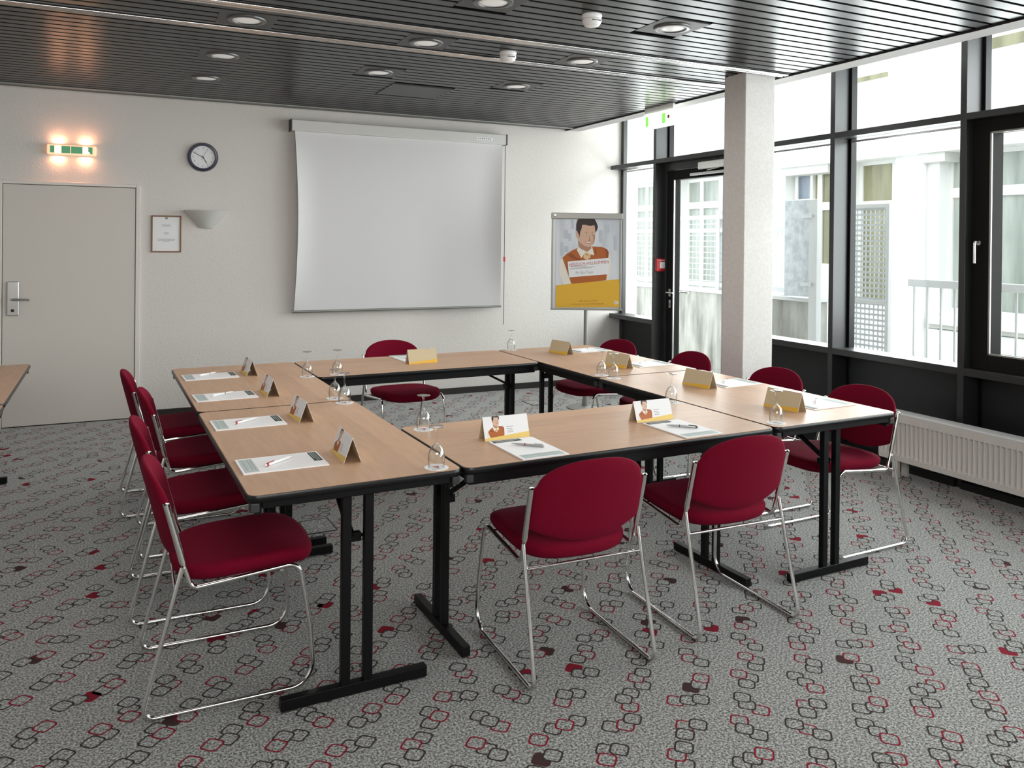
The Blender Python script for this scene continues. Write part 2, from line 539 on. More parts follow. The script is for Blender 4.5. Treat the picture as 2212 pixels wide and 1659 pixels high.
# ---- window wall
MULL = [6.827, 5.70, 4.525, 3.455, 2.355, 1.255, .155, -.945, -2.045]
ZT0, ZT1, ZS0, ZS1 = 2.367, 2.411, .724, .772
for i, my in enumerate(MULL):
    mb = MB(); mb.box(W, WG - .03, my - .022, my + .022, 0, 3.12)
    mb.box(WG - .03, WG + .03, my - .045, my + .045, 0, 3.12, 1)
    struct(mb.build('trim_%d' % (i + 1), [M['frame_dark'], M['black']], bevel=.003), 'dark grey window mullion')
mb = MB(); mb.box(WG - .03, WG + .02, B - .05, B, 0, 3.12)
struct(mb.build('trim_%d' % (len(MULL) + 1), M['frame_dark'], bevel=.003), 'window post against the back wall')
mb = MB(); mb.box(WG - .06, WG + .3, YR, B, 3.05, 3.3); mb.box(WG + .032, WG + .05, YR, MULL[1], -.5, .70); mb.box(WG + .032, WG + .05, MULL[0], B, -.5, .70); mb.box(WG + .032, WG + .05, MULL[1], MULL[0], -.5, -.01)
struct(mb.build('wall_window_outer', M['frame_dark']))


def bay(idx, ya, yb, operable=False, label=None):
    """fixed glazing bay between two mullions (ya > yb)"""
    r = sempty('window_%d' % idx, label)
    a, b = ya - .022, yb + .022
    m1 = MB(); m1.box(W, WG + .02, b, a, ZT0, ZT1); m1.build('transom', M['frame_dark'], r, bevel=.003)
    m1 = MB(); m1.box(WG - .03, WG, b, a, ZT0 - .028, ZT0 - .012)
    m1.build('glazing_bead', M['alu'], r)
    m1 = MB(); m1.box(W, WG + .02, b, a, ZS0, ZS1); m1.build('sill', M['frame_dark'], r, bevel=.003)
    m1 = MB(); m1.box(WG - .022, WG, b, a, .0, ZS0); m1.box(W - .02, WG, b, a, 0, .045)
    m1.build('lower_panel', M['panel_dark'], r)
    m1 = MB(); m1.box(WG + .005, WG + .012, b, a, ZT1, 3.12); m1.build('upper_pane', M['pane'], r)
    g0, g1, z0, z1 = b, a, ZS1, ZT0
    if operable:
        m1 = MB(); x0, x1 = 4.925, WG + .02; fw = .115
        m1.box(x0, x1, b, b + fw, ZS1, ZT0); m1.box(x0, x1, a - fw, a, ZS1, ZT0)
        m1.box(x0, x1, b + fw, a - fw, ZS1, ZS1 + .095); m1.box(x0, x1, b + fw, a - fw, ZT0 - .085, ZT0)
        f = m1.build('sash', M['matte_dark'], r, bevel=.004)
        m1 = MB(); bd = .012
        gy0, gy1, gz0, gz1 = b + fw, a - fw, ZS1 + .095, ZT0 - .085
        m1.box(x0 - .002, x0 + .012, gy1 - bd, gy1, gz0, gz1); m1.box(x0 - .002, x0 + .012, gy0, gy0 + bd, gz0, gz1)
        m1.box(x0 - .002, x0 + .012, gy0, gy1, gz0, gz0 + bd); m1.box(x0 - .002, x0 + .012, gy0, gy1, gz1 - bd, gz1)
        m1.build('sash_bead', M['alu_dull'], r, bevel=.002)
        m1 = MB(); hy = a - .058
        m1.lathe([(0, .018), (.015, .018), (.017, .006), (.017, 0)], 20, x0, hy, 1.578, axis='x')
        m1.tube(fillet([(x0 - .01, hy, 1.585), (x0 - .055, hy, 1.585), (x0 - .055, hy, 1.448)], [0, .012, 0]), .0085)
        m1.build('handle', M['alu'], r, smooth=50)
        g0, g1, z0, z1 = gy0, gy1, gz0, gz1
    m1 = MB(); m1.box(WG + .005, WG + .012, g0, g1, z0, z1); m1.build('lower_pane', M['pane'], r)
    return r
bay(1, B, MULL[0] + 0, label='narrow window bay in the back corner')
bay(2, MULL[1], MULL[2], label='window bay behind the pillar')
bay(3, MULL[2], MULL[3], label='fixed window bay above the radiator end')
bay(4, MULL[3], MULL[4], operable=True, label='openable dark-framed window at the right edge')
for k in range(4, 8): bay(k + 1, MULL[k], MULL[k + 1])

# glass door in the bay between mullions 0 and 1
d = sempty('door_2', 'dark-framed glass door to the terrace')
a, b = MULL[0] - .022, MULL[1] + .022
m1 = MB(); m1.box(W, WG + .02, b, a, ZT0, ZT1); m1.build('transom', M['frame_dark'], d, bevel=.003)
m1 = MB(); x0 = 4.955
m1.box(x0, WG + .02, a - .062, a, 0, ZT0); m1.box(x0, WG + .02, b, b + .062, 0, ZT0); m1.box(x0, WG + .02, b + .062, a - .062, ZT0 - .075, ZT0)
m1.build('door_frame', M['frame_dark'], d, bevel=.003)
m1 = MB(); la, lb = a - .066, b + .066; x0 = 4.965
m1.box(x0, WG + .01, la - .10, la, .01, ZT0 - .08); m1.box(x0, WG + .01, lb, lb + .10, .01, ZT0 - .08)
m1.box(x0, WG + .01, lb + .10, la - .10, .01, .13); m1.box(x0, WG + .01, lb + .10, la - .10, ZT0 - .175, ZT0 - .08)
lf = m1.build('door_leaf', M['matte_dark'], d, bevel=.004)
m1 = MB(); bd = .01; gy0, gy1, gz0, gz1 = lb + .10, la - .10, .13, ZT0 - .175
m1.box(x0 - .002, x0 + .01, gy1 - bd, gy1, gz0, gz1); m1.box(x0 - .002, x0 + .01, gy0, gy0 + bd, gz0, gz1)
m1.build('glazing_bead', M['alu'], lf)
m1 = MB(); m1.box(WG - .02, WG - .012, gy0, gy1, gz0, gz1); m1.build('glass_pane', M['pane'], lf)
m1 = MB(); hy = la - .055
m1.box(x0 - .008, x0, hy - .016, hy + .016, 1.02, 1.095)
m1.tube(fillet([(x0, hy, 1.06), (x0 - .055, hy, 1.06), (x0 - .055, hy - .125, 1.062)], [0, .014, 0]), .0095)
m1.tube([(WG + .01, hy, 1.06), (WG + .06, hy, 1.06), (WG + .06, hy - .12, 1.06)], .009)
m1.box(x0 - .006, x0, hy - .014, hy + .014, .905, .985)
m1.build('door_handle', M['alu'], lf, smooth=50, bevel=.002)
m1 = MB(); m1.box(x0 - .008, x0 - .0055, hy - .004, hy + .004, .925, .955); m1.build('keyhole', M['black_hole'], lf)
m1 = MB(); m1.box(x0 - .045, x0 - .011, b + .12, 6.215, 2.262, 2.335); m1.build('door_closer', M['white_plastic'], d, bevel=.01)
m1 = MB(); m1.box(x0 - .035, x0 - .011, b + .10, 6.345, 2.213, 2.238); m1.bar((x0 - .025, 6.10, 2.25), (x0 - .025, 5.92, 2.265), .012, .01)
m1.build('closer_rail', M['alu'], d, bevel=.003)
# upper pane over the door
m1 = MB(); m1.box(WG + .005, WG + .012, b, a, ZT1, 3.12); m1.build('upper_pane', M['pane'], d)

# ---- painted door in the back wall
d = sempty('door_1', 'plain beige door with key card lock')
m1 = MB()
yf = B - .022
m1.box(-.945, -.903, yf, B, 0, 2.012); m1.box(.076, .112, yf, B, 0, 2.012); m1.box(-.903, .076, yf, B, 1.985, 2.012)
m1.build('door_frame', M['door_frame'], d, bevel=.004)
m1 = MB(); m1.box(-.898, .071, B - .014, B, .008, 1.98); m1.build('door_leaf', M['door_paint'], d, bevel=.003)
m1 = MB(); m1.box(-.900, .073, B - .008, B + .001, .0, 1.983); m1.build('door_gap', M['black_hole'], d)
m1 = MB(); m1.box(-.864, -.781, B - .032, B - .014, .912, 1.190); lk = m1.build('lock_plate', M['alu'], d, bevel=.006)
m1 = MB(); m1.tube(fillet([(-.832, B - .03, 1.047), (-.832, B - .075, 1.047), (-.704, B - .075, 1.043)], [0, .016, 0]), [.0095] * 20 if False else .0095)
m1.build('door_handle', M['alu'], lk, smooth=50)
m1 = MB(); m1.disc((-.825, B - .0325, .955), .013, (0, -1, 0)); m1.build('keyhole', M['black_hole'], lk)


# =================================================================== CEILING THINGS
def ceiling_light(lx, ly, label, first=[None]):
    if first[0] is None:
        t = thing('ceiling_light', label, 'light', (lx, ly, H), 0, 'recessed ceiling lights')
        m1 = MB(); m1.box(-PH, PH, -PH, PH, -.002, .008); m1.build('panel', M['lamp_panel'], t, bevel=.001)
        m1 = MB(); m1.lathe([(.075, -.003), (.078, -.011), (.092, -.013), (.103, -.009), (.105, -.002), (.075, -.002)], 40)
        m1.build('ring', M['dark_ring'], t, smooth=40)
        m1 = MB(); m1.lathe([(.0001, -.009), (.05, -.0085), (.074, -.006), (.076, -.0022)], 40)
        m1.build('lens', M['lamp_glass'], t, smooth=60)
        first[0] = t
        return t
    return dup(first[0], (lx, ly, H), 0, label)
where = {0: 'round recessed light at the top edge, over the middle of the room', 1: 'round recessed light nearest the windows, close to the front smoke detector',
         2: 'round recessed light between the two ceiling rails, leftmost of three', 3: 'round recessed light between the two ceiling rails, middle of three',
         4: 'round recessed light between the two ceiling rails, nearest the windows', 5: 'round recessed light just behind the rails, on the left',
         6: 'round recessed light just behind the rails, in front of the square hatch', 7: 'round recessed light behind the rails, right of the square hatch',
         8: 'dim round recessed light nearest the back wall, above the clock'}
for i, (lx, ly) in enumerate(LAMPS): ceiling_light(lx, ly, where[i])

mb = MB(); mb.box(HATCH[0], HATCH[1], HATCH[2], HATCH[3], H - .006, H + .008)
tag(mb.build('ceiling_hatch', M['lamp_panel'], bevel=.002), 'flat dark square panel set in the slatted ceiling above the screen', 'ceiling panel')
for k, (ry, lb) in enumerate(zip(RAILS, ('bright aluminium ceiling rail nearer the camera', 'bright aluminium ceiling rail nearer the back wall'))):
    t = thing('ceiling_rail', lb, 'ceiling rail', (0, ry, H), 0, 'aluminium ceiling rails')
    mb = MB()
    for dy in (-.030, -.008, .026): mb.tube([(XL + .02, dy, -.006), (XD - .03, dy, -.006)], .0065, 10)
    mb.build('profile', M['chrome_soft'], t, smooth=60)
    mb = MB(); mb.box(XL + .02, XD - .03, -.038, .038, -.004, -.001); mb.build('groove', M['black_hole'], t)
mb = MB(); mb.box(XL + .02, XD - .02, B - .20, B - .165, H - .012, H)
tag(mb.build('ceiling_rail', M['alu_dull'], bevel=.003), 'thin metal edge profile where the ceiling meets the back wall', 'ceiling rail')


def smoke(x, y, label, first=[None]):
    if first[0] is None:
        t = thing('smoke_detector', label, 'smoke detector', (x, y, H), 0, 'white smoke detectors')
        m1 = MB(); m1.lathe([(.0001, 0), (.054, 0), (.056, -.008), (.050, -.022), (.0001, -.022)], 32); m1.build('mount', M['white_plastic'], t, smooth=40)
        m1 = MB(); m1.lathe([(.044, -.020), (.053, -.028), (.052, -.040), (.042, -.056), (.036, -.060), (.0001, -.060)], 32)
        m1.build('sensor_head', M['white_plastic'], t, smooth=40)
        m1 = MB(); m1.box(-.025, .025, -.0535, -.045, -.040, -.036)
        m1.build('sensor_slot', M['grill_dark'], t)
        first[0] = t; return t
    return dup(first[0], (x, y, H), 0, label)
smoke(2.245, 3.74, 'white smoke detector nearer the camera, on the dark ceiling')
smoke(2.21, 4.72, 'white smoke detector beside the second ceiling rail')

# =================================================================== BACK WALL THINGS
# projection screen
t = thing('projection_screen', 'large white pull-down projection screen hanging on the back wall', 'screen', (2.45, B - .07, 2.6))
m1 = MB(); m1.box(-1.088, 1.088, -.045, .068, -.045, .058); cs = m1.build('screen_case', M['screen_case'], t, bevel=.008)
for ex_ in (-1.091, 1.091):
    m1 = MB(); m1.box(ex_ - .003, ex_ + .003, -.05, .07, -.048, .061); m1.build('end_cap', M['grey_cap'], cs)
m1 = MB(); m1.box(.75, .93, -.0465, -.045, -.012, .014); st = m1.build('sticker', M['paper'], cs)
m1 = MB()
for k in range(7): m1.box(.765 + k * .022, .765 + k * .022 + random.uniform(.010, .017), -.0475, -.0468, -.003, .005)
m1.build('sticker_print', M['ink'], st)
# fabric with edges that curl inwards
m1 = MB(); NV, NU = 24, 28; V, F = [], []
for j in range(NV + 1):
    tt_ = j / NV; z = -.045 - 1.665 * tt_
    hw = 1.052 - .024 * math.sin(PI * min(1, tt_ * 1.02)) - .006 * tt_
    for i in range(NU + 1):
        s = -1 + 2 * i / NU
        s = math.copysign(1 - (1 - abs(s)) ** 1.6, s) if abs(s) > 0 else 0
        yb = -.01 - .055 * max(0, (abs(s) - .8) / .2) ** 2 * math.sin(PI * min(1, tt_ * 1.0)) ** .7 - .004 * math.sin(s * 3)
        V.append((s * hw, yb, z))
for j in range(NV):
    for i in range(NU):
        q = j * (NU + 1) + i; F.append((q, q + NU + 1, q + NU + 2, q + 1))
m1.add(V, F); m1.build('fabric', M['screen'], t, smooth=60)
m1 = MB(); m1.tube([(-1.065, -.012, -1.712), (1.055, -.012, -1.712)], .011, 12); m1.build('bottom_bar', M['alu_dull'], t, smooth=50)
m1 = MB(); m1.tube([(1.079, -.03, -.04), (1.080, -.03, -1.90)], .0035, 8); cd = m1.build('pull_cord', M['grill_dark'], t)
m1 = MB(); m1.box(1.071, 1.089, -.036, -.026, -1.25, -1.20); m1.build('cord_marker', M['alarm_red'], cd)

# clock
t = thing('wall_clock', 'round wall clock with navy rim, white face and thin hands', 'clock', (.611, B, 2.277))
m1 = MB(); m1.lathe([(.127, 0), (.128, .02), (.118, .036), (.104, .034), (.099, .022), (.099, .016)], 48, axis='y'); m1.build('rim', M['clock_rim'], t, smooth=40)
m1 = MB(); m1.disc((0, -.0165, 0), .1, (0, -1, 0), 48); m1.build('face', M['clock_face'], t)
for hnum in range(1, 13):
    m1 = MB(); V2, F2 = text_geo(str(hnum), .025)
    a = PI / 2 - hnum * PI / 6
    m1.add([(x + .08 * math.cos(a), -.0172, y + .08 * math.sin(a)) for x, y in V2], F2)
    m1.build('numeral', M['ink_grey'], t)
def hand(deg, ln, w, back, yy):
    a = math.radians(90 - deg); dx, dz = math.cos(a), math.sin(a)
    q = MB(); q.bar((-dx * back, yy, -dz * back), (dx * ln, yy, dz * ln), w, .0015, up=(0, 1, 0)); return q
hand(149, .062, .0055, .012, -.019).build('hour_hand', M['ink'], t)
hand(296, .082, .004, .015, -.021).build('minute_hand', M['ink'], t)
hand(28, .084, .002, .025, -.023).build('second_hand', M['ink'], t)

# framed notice
t = thing('picture_frame', 'small wooden frame with a printed notice beside the door', 'picture frame', (.3175, B, 1.592))
m1 = MB(); w, h, fr = .1205, .160, .011
m1.box(-w, w, -.016, 0, h - fr, h); m1.box(-w, w, -.016, 0, -h, -h + fr); m1.box(-w, -w + fr, -.016, 0, -h + fr, h - fr); m1.box(w - fr, w, -.016, 0, -h + fr, h - fr)
m1.build('frame', M['wood_frame'], t, bevel=.002)
m1 = MB(); m1.box(-w + fr, w - fr, -.007, 0, -h + fr, h - fr); pp = m1.build('notice', M['paper'], t)
m1 = MB(); m1.box(-.011, .011, -.0078, -.0072, .128, .146)
for (z, ww_) in ((.080, .04), (.073, .03), (.065, .035), (.012, .022), (.005, .018), (-.002, .02), (-.045, .075), (-.052, .06), (-.058, .07), (-.066, .03)):
    m1.box(-ww_, ww_, -.0078, -.0072, z - .0012, z + .0012)
m1.build('notice_print', M['ink_grey'], pp)

# wall sconce
t = thing('wall_sconce', 'white half-cone uplighter lamp on the back wall below the clock', 'wall lamp', (.643, B, 1.65))
m1 = MB(); m1.lathe([(.058, 0), (.062, .004), (.187, .152), (.182, .152), (.056, .006), (.0001, .006)], 36, ang=(PI, 2 * PI))
m1.add([(.058 * math.cos(PI + PI * k / 24), .058 * math.sin(PI + PI * k / 24), 0) for k in range(25)], [tuple(range(24, -1, -1))])
m1.build('shade', M['lamp_shade'], t, smooth=45)
m1 = MB(); m1.box(-.03, .03, -.03, 0, .145, .158); m1.build('bracket', M['white_plastic'], t, bevel=.003)

# lit exit sign over the door
t = thing('exit_sign', 'glowing green and orange emergency exit sign above the beige door', 'exit sign', (-.41, B, 2.278))
m1 = MB(); m1.box(-.180, .180, -.050, 0, -.040, .040); m1.build('housing', M['sign_body'], t, bevel=.008)
for (x0, x1) in ((-.158, -.126), (-.076, -.012), (-.006, .078), (.118, .152)):
    m1 = MB(); m1.box(x0, x1, -.0525, -.0505, -.029, .029); m1.build('green_panel', M['sign_green'], t)
m1 = MB(); m1.box(-.124, -.079, -.0525, -.0505, -.030, .030); m1.build('lit_door_symbol', M['sign_glow'], t)
m1 = MB(); m1.add([(x, -.0530, z) for x, z in ((.082, .008), (.092, .026), (.104, .029), (.112, .020), (.124, .010), (.112, .006), (.122, -.010), (.136, -.022), (.126, -.027), (.106, -.016), (.094, -.027), (.082, -.022), (.094, -.008))], [tuple(range(12, -1, -1))])
m1.box(.080, .117, -.0525, -.0505, -.029, .029)
m1.build('lit_running_symbol', M['sign_glow'], t)

# =================================================================== RIGHT SIDE THINGS
# exit sign hanging in front of the windows
t = thing('exit_sign', 'bright white and green exit sign hanging from the ceiling near the glass door', 'exit sign', (4.25, 5.935, H))
m1 = MB(); m1.box(0, .05, -.215, .215, -.188, -.056); m1.build('housing', M['sign_white'], t, bevel=.004)
m1 = MB(); m1.box(.012, .038, -.21, .21, -.056, 0); m1.build('hanger', M['white_plastic'], t)
for (y0_, y1_, z0_) in ((-.118, -.070, -.165), (.135, .180, -.168)):
    m1 = MB(); m1.box(-.0018, -.0004, y0_, y1_, z0_, z0_ + .09); m1.build('green_symbol', M['sign_lit_green'], t)
m1 = MB(); m1.disc((-.0015, -.165, -.115), .018, (-1, 0, 0), 24); m1.build('indicator', M['orange_dot'], t)

# fire alarm call point on the first mullion
t = thing('fire_alarm', 'small red fire alarm box with white window beside the glass door', 'fire alarm', (4.928, 6.802, 1.335))
m1 = MB(); m1.box(-.068, .068, -.034, 0, -.066, .066); hb = m1.build('housing', M['alarm_red'], t, bevel=.008)
m1 = MB(); m1.box(-.032, .032, -.0365, -.0345, -.034, .032); m1.build('glass_plate', M['paper'], t)
m1 = MB(); m1.box(-.045, .045, -.0362, -.0346, .044, .051); m1.build('caption_strip', M['paper'], t)

# radiator
t = thing('radiator', 'long low white panel radiator under the windows', 'radiator', (4.66, 0, 0))
Y0, Y1, Z0, Z1 = 1.30, 3.90, .118, .428
m1 = MB(); n = int((Y1 - Y0) / .0335); V, F = [], []
prof = []
for k in range(n):
    yb = Y0 + .012 + k * .0335
    prof += [(yb + .0335 * q / 8, .0105 - .0105 * math.cos(2 * PI * q / 8)) for q in range(8)]
prof = [(Y0, 0)] + prof + [(Y1, 0)]
for (yy, dx) in prof:
    V += [(dx * 0, yy, Z0), (dx * 0, yy, Z0 + .035), (dx, yy, Z0 + .045), (dx, yy, Z1 - .062), (dx * 0, yy, Z1 - .05), (dx * 0, yy, Z1)]
for k in range(len(prof) - 1):
    for j in range(5):
        F.append((k * 6 + j, k * 6 + j + 1, k * 6 + j + 7, k * 6 + j + 6))
m1.add(V, F); m1.box(.023, .034, Y0, Y1, Z0, Z1)
m1.build('front_panel', M['radiator'], t, smooth=35)
m1 = MB(); m1.box(.105, .12, Y0, Y1, Z0, Z1); m1.build('rear_panel', M['radiator'], t)
m1 = MB(); m1.box(-.001, .121, Y1 - .001, Y1 + .004, Z0 + .01, Z1 + .002); m1.box(-.001, .121, Y0 - .004, Y0 + .001, Z0 + .01, Z1 + .002); m1.build('side_cover', M['radiator'], t)
m1 = MB(); m1.box(-.002, .122, Y0, Y1, Z1, Z1 + .008); m1.build('top_grille', M['rad_top'], t, bevel=.002)
for yy in (3.775, 2.6, 1.45):
    for (xa, xb) in ((.0, .028), (.09, .115)):
        m1 = MB(); m1.box(xa, xb, yy - .022, yy + .022, 0, Z0); m1.build('leg', M['radiator'], t, bevel=.003)

# =================================================================== FLIP CHART WITH POSTER
FC = Vector((3.905, 6.553, 0)); FR = -math.radians(25.6)
t = thing('flip_chart', 'grey flip chart stand holding a welcome poster in the back corner', 'flip chart', FC, FR)
BW, BZ0, BZ1 = .66, .932, 1.832
m1 = MB(); m1.box(-BW / 2 + .012, BW / 2 - .012, .004, .02, BZ0, BZ1 - .01); bd = m1.build('board', M['galv_light'], t)
m1 = MB()
m1.box(-BW / 2, -BW / 2 + .018, -.006, .024, BZ0, BZ1 - .05); m1.box(BW / 2 - .018, BW / 2, -.006, .024, BZ0, BZ1 - .05)
m1.box(-BW / 2 - .005, BW / 2 + .005, -.022, .024, BZ0 - .012, BZ0 + .004)
m1.build('board_frame', M['alu_dull'], t, bevel=.003)
m1 = MB(); m1.box(-BW / 2 - .004, BW / 2 + .004, -.026, .024, BZ1 - .055, BZ1); cl = m1.build('clamp_bar', M['alu_dull'], t, bevel=.004)
m1 = MB(); m1.lathe([(.0001, .014), (.011, .013), (.014, 0)], 20, -BW / 2 + .03, -.026, BZ1 - .025, axis='y'); m1.build('clamp_knob', M['alu'], cl, smooth=40)
m1 = MB(); m1.tube([(0, .014, .10), (0, .014, BZ0)], .019, 20); m1.build('pole', M['alu_dull'], t, smooth=50)
m1 = MB(); m1.lathe([(.0001, 0), (.165, 0), (.168, .006), (.16, .012), (.03, .022), (.022, .10), (.0001, .10)], 36, 0, .014, 0); m1.build('base_plate', M['alu_dull'], t, smooth=40)


# ---- printed portrait (flat shapes), used on the poster and on the place cards
PSHAPES = [  # (material key, layer, outline) in poster-print units
    ('shirt', 1, [(390, 1320), (330, 1380), (290, 1600), (330, 1800), (420, 2010), (640, 1985), (560, 1800), (470, 1560)]),
    ('shirt', 1, [(1640, 1140), (1690, 1180), (1720, 1400), (1700, 1700), (1660, 1900), (1590, 1890), (1640, 1500)]),
    ('vest', 2, [(830, 1030), (790, 1052), (640, 1120), (500, 1210), (390, 1310), (480, 1560), (560, 1800), (630, 2000), (1590, 1890), (1640, 1500), (1668, 1150), (1625, 1070), (1480, 1008), (1210, 1000), (1070, 1150)]),
    ('vest_dark', 3, [(520, 1230), (640, 1180), (760, 1290), (900, 1340), (880, 1370), (700, 1340)]),
    ('vest_dark', 3, [(1560, 1060), (1625, 1070), (1668, 1150), (1640, 1500), (1600, 1300), (1590, 1150)]),
    ('vest_dark', 3, [(1290, 1010), (1330, 1120), (1320, 1250), (1280, 1180)]),
    ('shirt', 4, [(830, 1025), (900, 1060), (1070, 1150), (1015, 1180), (910, 1312), (785, 1090)]),
    ('shirt', 4, [(1190, 1000), (1212, 1010), (1272, 1230), (1170, 1210), (1070, 1150), (1180, 1060)]),
    ('tie', 5, [(1010, 1190), (1070, 1150), (1170, 1210), (1160, 1290), (1090, 1350), (1030, 1350), (960, 1290)]),
    ('vest_pale', 6, [(1015, 1195), (1045, 1180), (1115, 1235), (1090, 1250)]),
    ('skin_dark', 5, [(830, 830), (880, 900), (1000, 980), (1100, 1010), (1190, 985), (1185, 1060), (1070, 1145), (900, 1065), (840, 1000)]),
    ('skin', 6, [(770, 600), (800, 575), (850, 690), (862, 790), (830, 820), (785, 745)]),
    ('skin', 6, [(940, 425), (1010, 415), (1160, 445), (1295, 430), (1308, 560), (1305, 700), (1288, 830), (1250, 930), (1190, 992), (1100, 1015), (1000, 985), (890, 910), (850, 800), (865, 700), (880, 610), (920, 520)]),
    ('skin_dark', 7, [(1235, 700), (1285, 680), (1288, 830), (1250, 930), (1215, 960), (1255, 840)]),
    ('hair', 8, [(775, 590), (785, 400), (825, 300), (850, 275), (1290, 275), (1345, 370), (1378, 480), (1352, 570), (1312, 640), (1302, 560), (1288, 440), (1160, 458), (1010, 428), (945, 432), (932, 520), (892, 610), (868, 770), (848, 690), (800, 578)]),
    ('hair', 9, [(1010, 632), (1060, 612), (1105, 632), (1060, 626)]),
    ('hair', 9, [(1180, 640), (1230, 632), (1275, 628), (1225, 645)]),
    ('shirt', 9, [(1010, 680), (1055, 655), (1100, 680), (1055, 705)]),
    ('shirt', 9, [(1175, 685), (1220, 660), (1275, 672), (1222, 708)]),
    ('hair2', 10, [(1035, 680), (1058, 656), (1080, 680), (1058, 704)]),
    ('hair2', 10, [(1195, 685), (1218, 661), (1240, 685), (1218, 708)]),
    ('skin_dark', 9, [(1140, 690), (1160, 800), (1175, 850), (1120, 868), (1085, 850), (1130, 835)]),
    ('lips', 9, [(1005, 872), (1060, 885), (1120, 890), (1230, 858), (1195, 915), (1120, 935), (1055, 920)]),
    ('paper', 10, [(1030, 884), (1120, 894), (1205, 872), (1180, 900), (1115, 915), (1060, 905)]),
]


def portrait(mb, index, xf, maxlayer=99):
    """xf maps print units + layer to a 3-D point"""
    for (k, lay, pts) in PSHAPES:
        if lay > maxlayer: continue
        mb.add([xf(x, y, lay) for x, y in pts], [tuple(range(len(pts)))], index[k])


PW, PHT = .600, .834
def pmap(X, Y, lay=0):
    X2 = X - (235 - 55 * (Y - 270) / 2350)
    return (-PW / 2 + X2 / 1760 * PW, -.0012 - .00035 * lay, PHT - (Y - 270) / 2350 * PHT)
R_ = Matrix.Rotation(FR, 3, 'Z')
pl = FC + R_ @ Vector((.012, .001, BZ0 + .012))
t = thing('poster', 'welcome poster of a smiling man in an orange vest clamped on the flip chart', 'poster', pl, FR)
keys = ['shirt', 'vest', 'vest_dark', 'tie', 'vest_pale', 'skin', 'skin_dark', 'hair', 'hair2', 'lips', 'paper']
idx = {k: i for i, k in enumerate(keys)}
m1 = MB(); m1.box(-PW / 2, PW / 2, -.0008, .0004, 0, PHT + .002)
for (x0, x1, y0, y1) in ((430, 560, 560, 800), (560, 640, 660, 860), (330, 420, 900, 1250), (440, 560, 1000, 1160), (640, 720, 300, 540), (1560, 1700, 420, 640), (1400, 1500, 560, 900), (1800, 1900, 700, 1100)):
    m1.add([pmap(*q, .3) for q in ((x0, y1), (x1, y1), (x1, y0), (x0, y0))], [(0, 1, 2, 3)], 1)
m1.build('sheet', [M['poster_bg'], M['poster_blue']], t)
m1 = MB(); portrait(m1, idx, lambda x, y, l: pmap(x, y, l)); m1.build('portrait', [M[k] for k in keys], t)
m1 = MB(); m1.add([pmap(*q, 11) for q in ((565, 1824), (1655, 1730), (1668, 1297), (533, 1408))], [(0, 1, 2, 3)]); plc = m1.build('placard', M['card_face'], t)


def ptext(body, X, Y, size, lay, ang=0.0, shear=0.0, sx=1.0):
    V2, F2 = text_geo(body, size, shear)
    c, s = math.cos(ang), math.sin(ang)
    return [pmap(X + (x * sx * c - y * s), Y - (x * sx * s + y * c), lay) for x, y in V2], F2
m1 = MB(); m1.add(*ptext('HERZLICH WILLKOMMEN', 1110, 1452, 118, 12, .085, .25, .82)); m1.build('greeting', M['red_print'], plc)
m1 = MB(); m1.add(*ptext('Ihr Ibis-Team', 985, 1688, 108, 12, .04, .25, .85))
for (x0, x1, y, w_) in ((590, 1050, 1545, 7), (590, 1290, 1585, 5), (600, 1210, 1605, 5)):
    m1.add([pmap(*q, 12) for q in ((x0, y + w_), (x1, y + w_ - (x1 - x0) * .075), (x1, y - w_ - (x1 - x0) * .075), (x0, y - w_))], [(0, 1, 2, 3)])
m1.build('handwriting', M['ink_grey'], plc)
m1 = MB(); m1.add([pmap(*q, 11) for q in ((182, 2622), (1955, 2600), (1955, 1857), (205, 2037))], [(0, 1, 2, 3)]); yb_ = m1.build('yellow_band', M['yellow'], t)
m1 = MB(); m1.add(*ptext('mehr wie ich zu Ihm', 1080, 2440, 62, 12, .03, .1, 1.0)); m1.add(*ptext('Informationen unter: www.ibishotel-tagung.de', 1060, 2520, 52, 12, .03, 0, .92)); m1.build('small_print', M['vest_dark'], yb_)
m1 = MB()
m1.add([pmap(1850 + 62 * math.cos(a_ * PI / 12), 2478 + 48 * math.sin(a_ * PI / 12), 12) for a_ in range(24)], [tuple(range(23, -1, -1))])
lg = m1.build('emblem', M['shirt'], yb_)
m1.v, m1.f, m1.m = [], [], []
m2 = MB(); m2.add(*ptext('ibis', 1838, 2478, 60, 13)); m2.build('emblem_lettering', M['ink'], yb_)


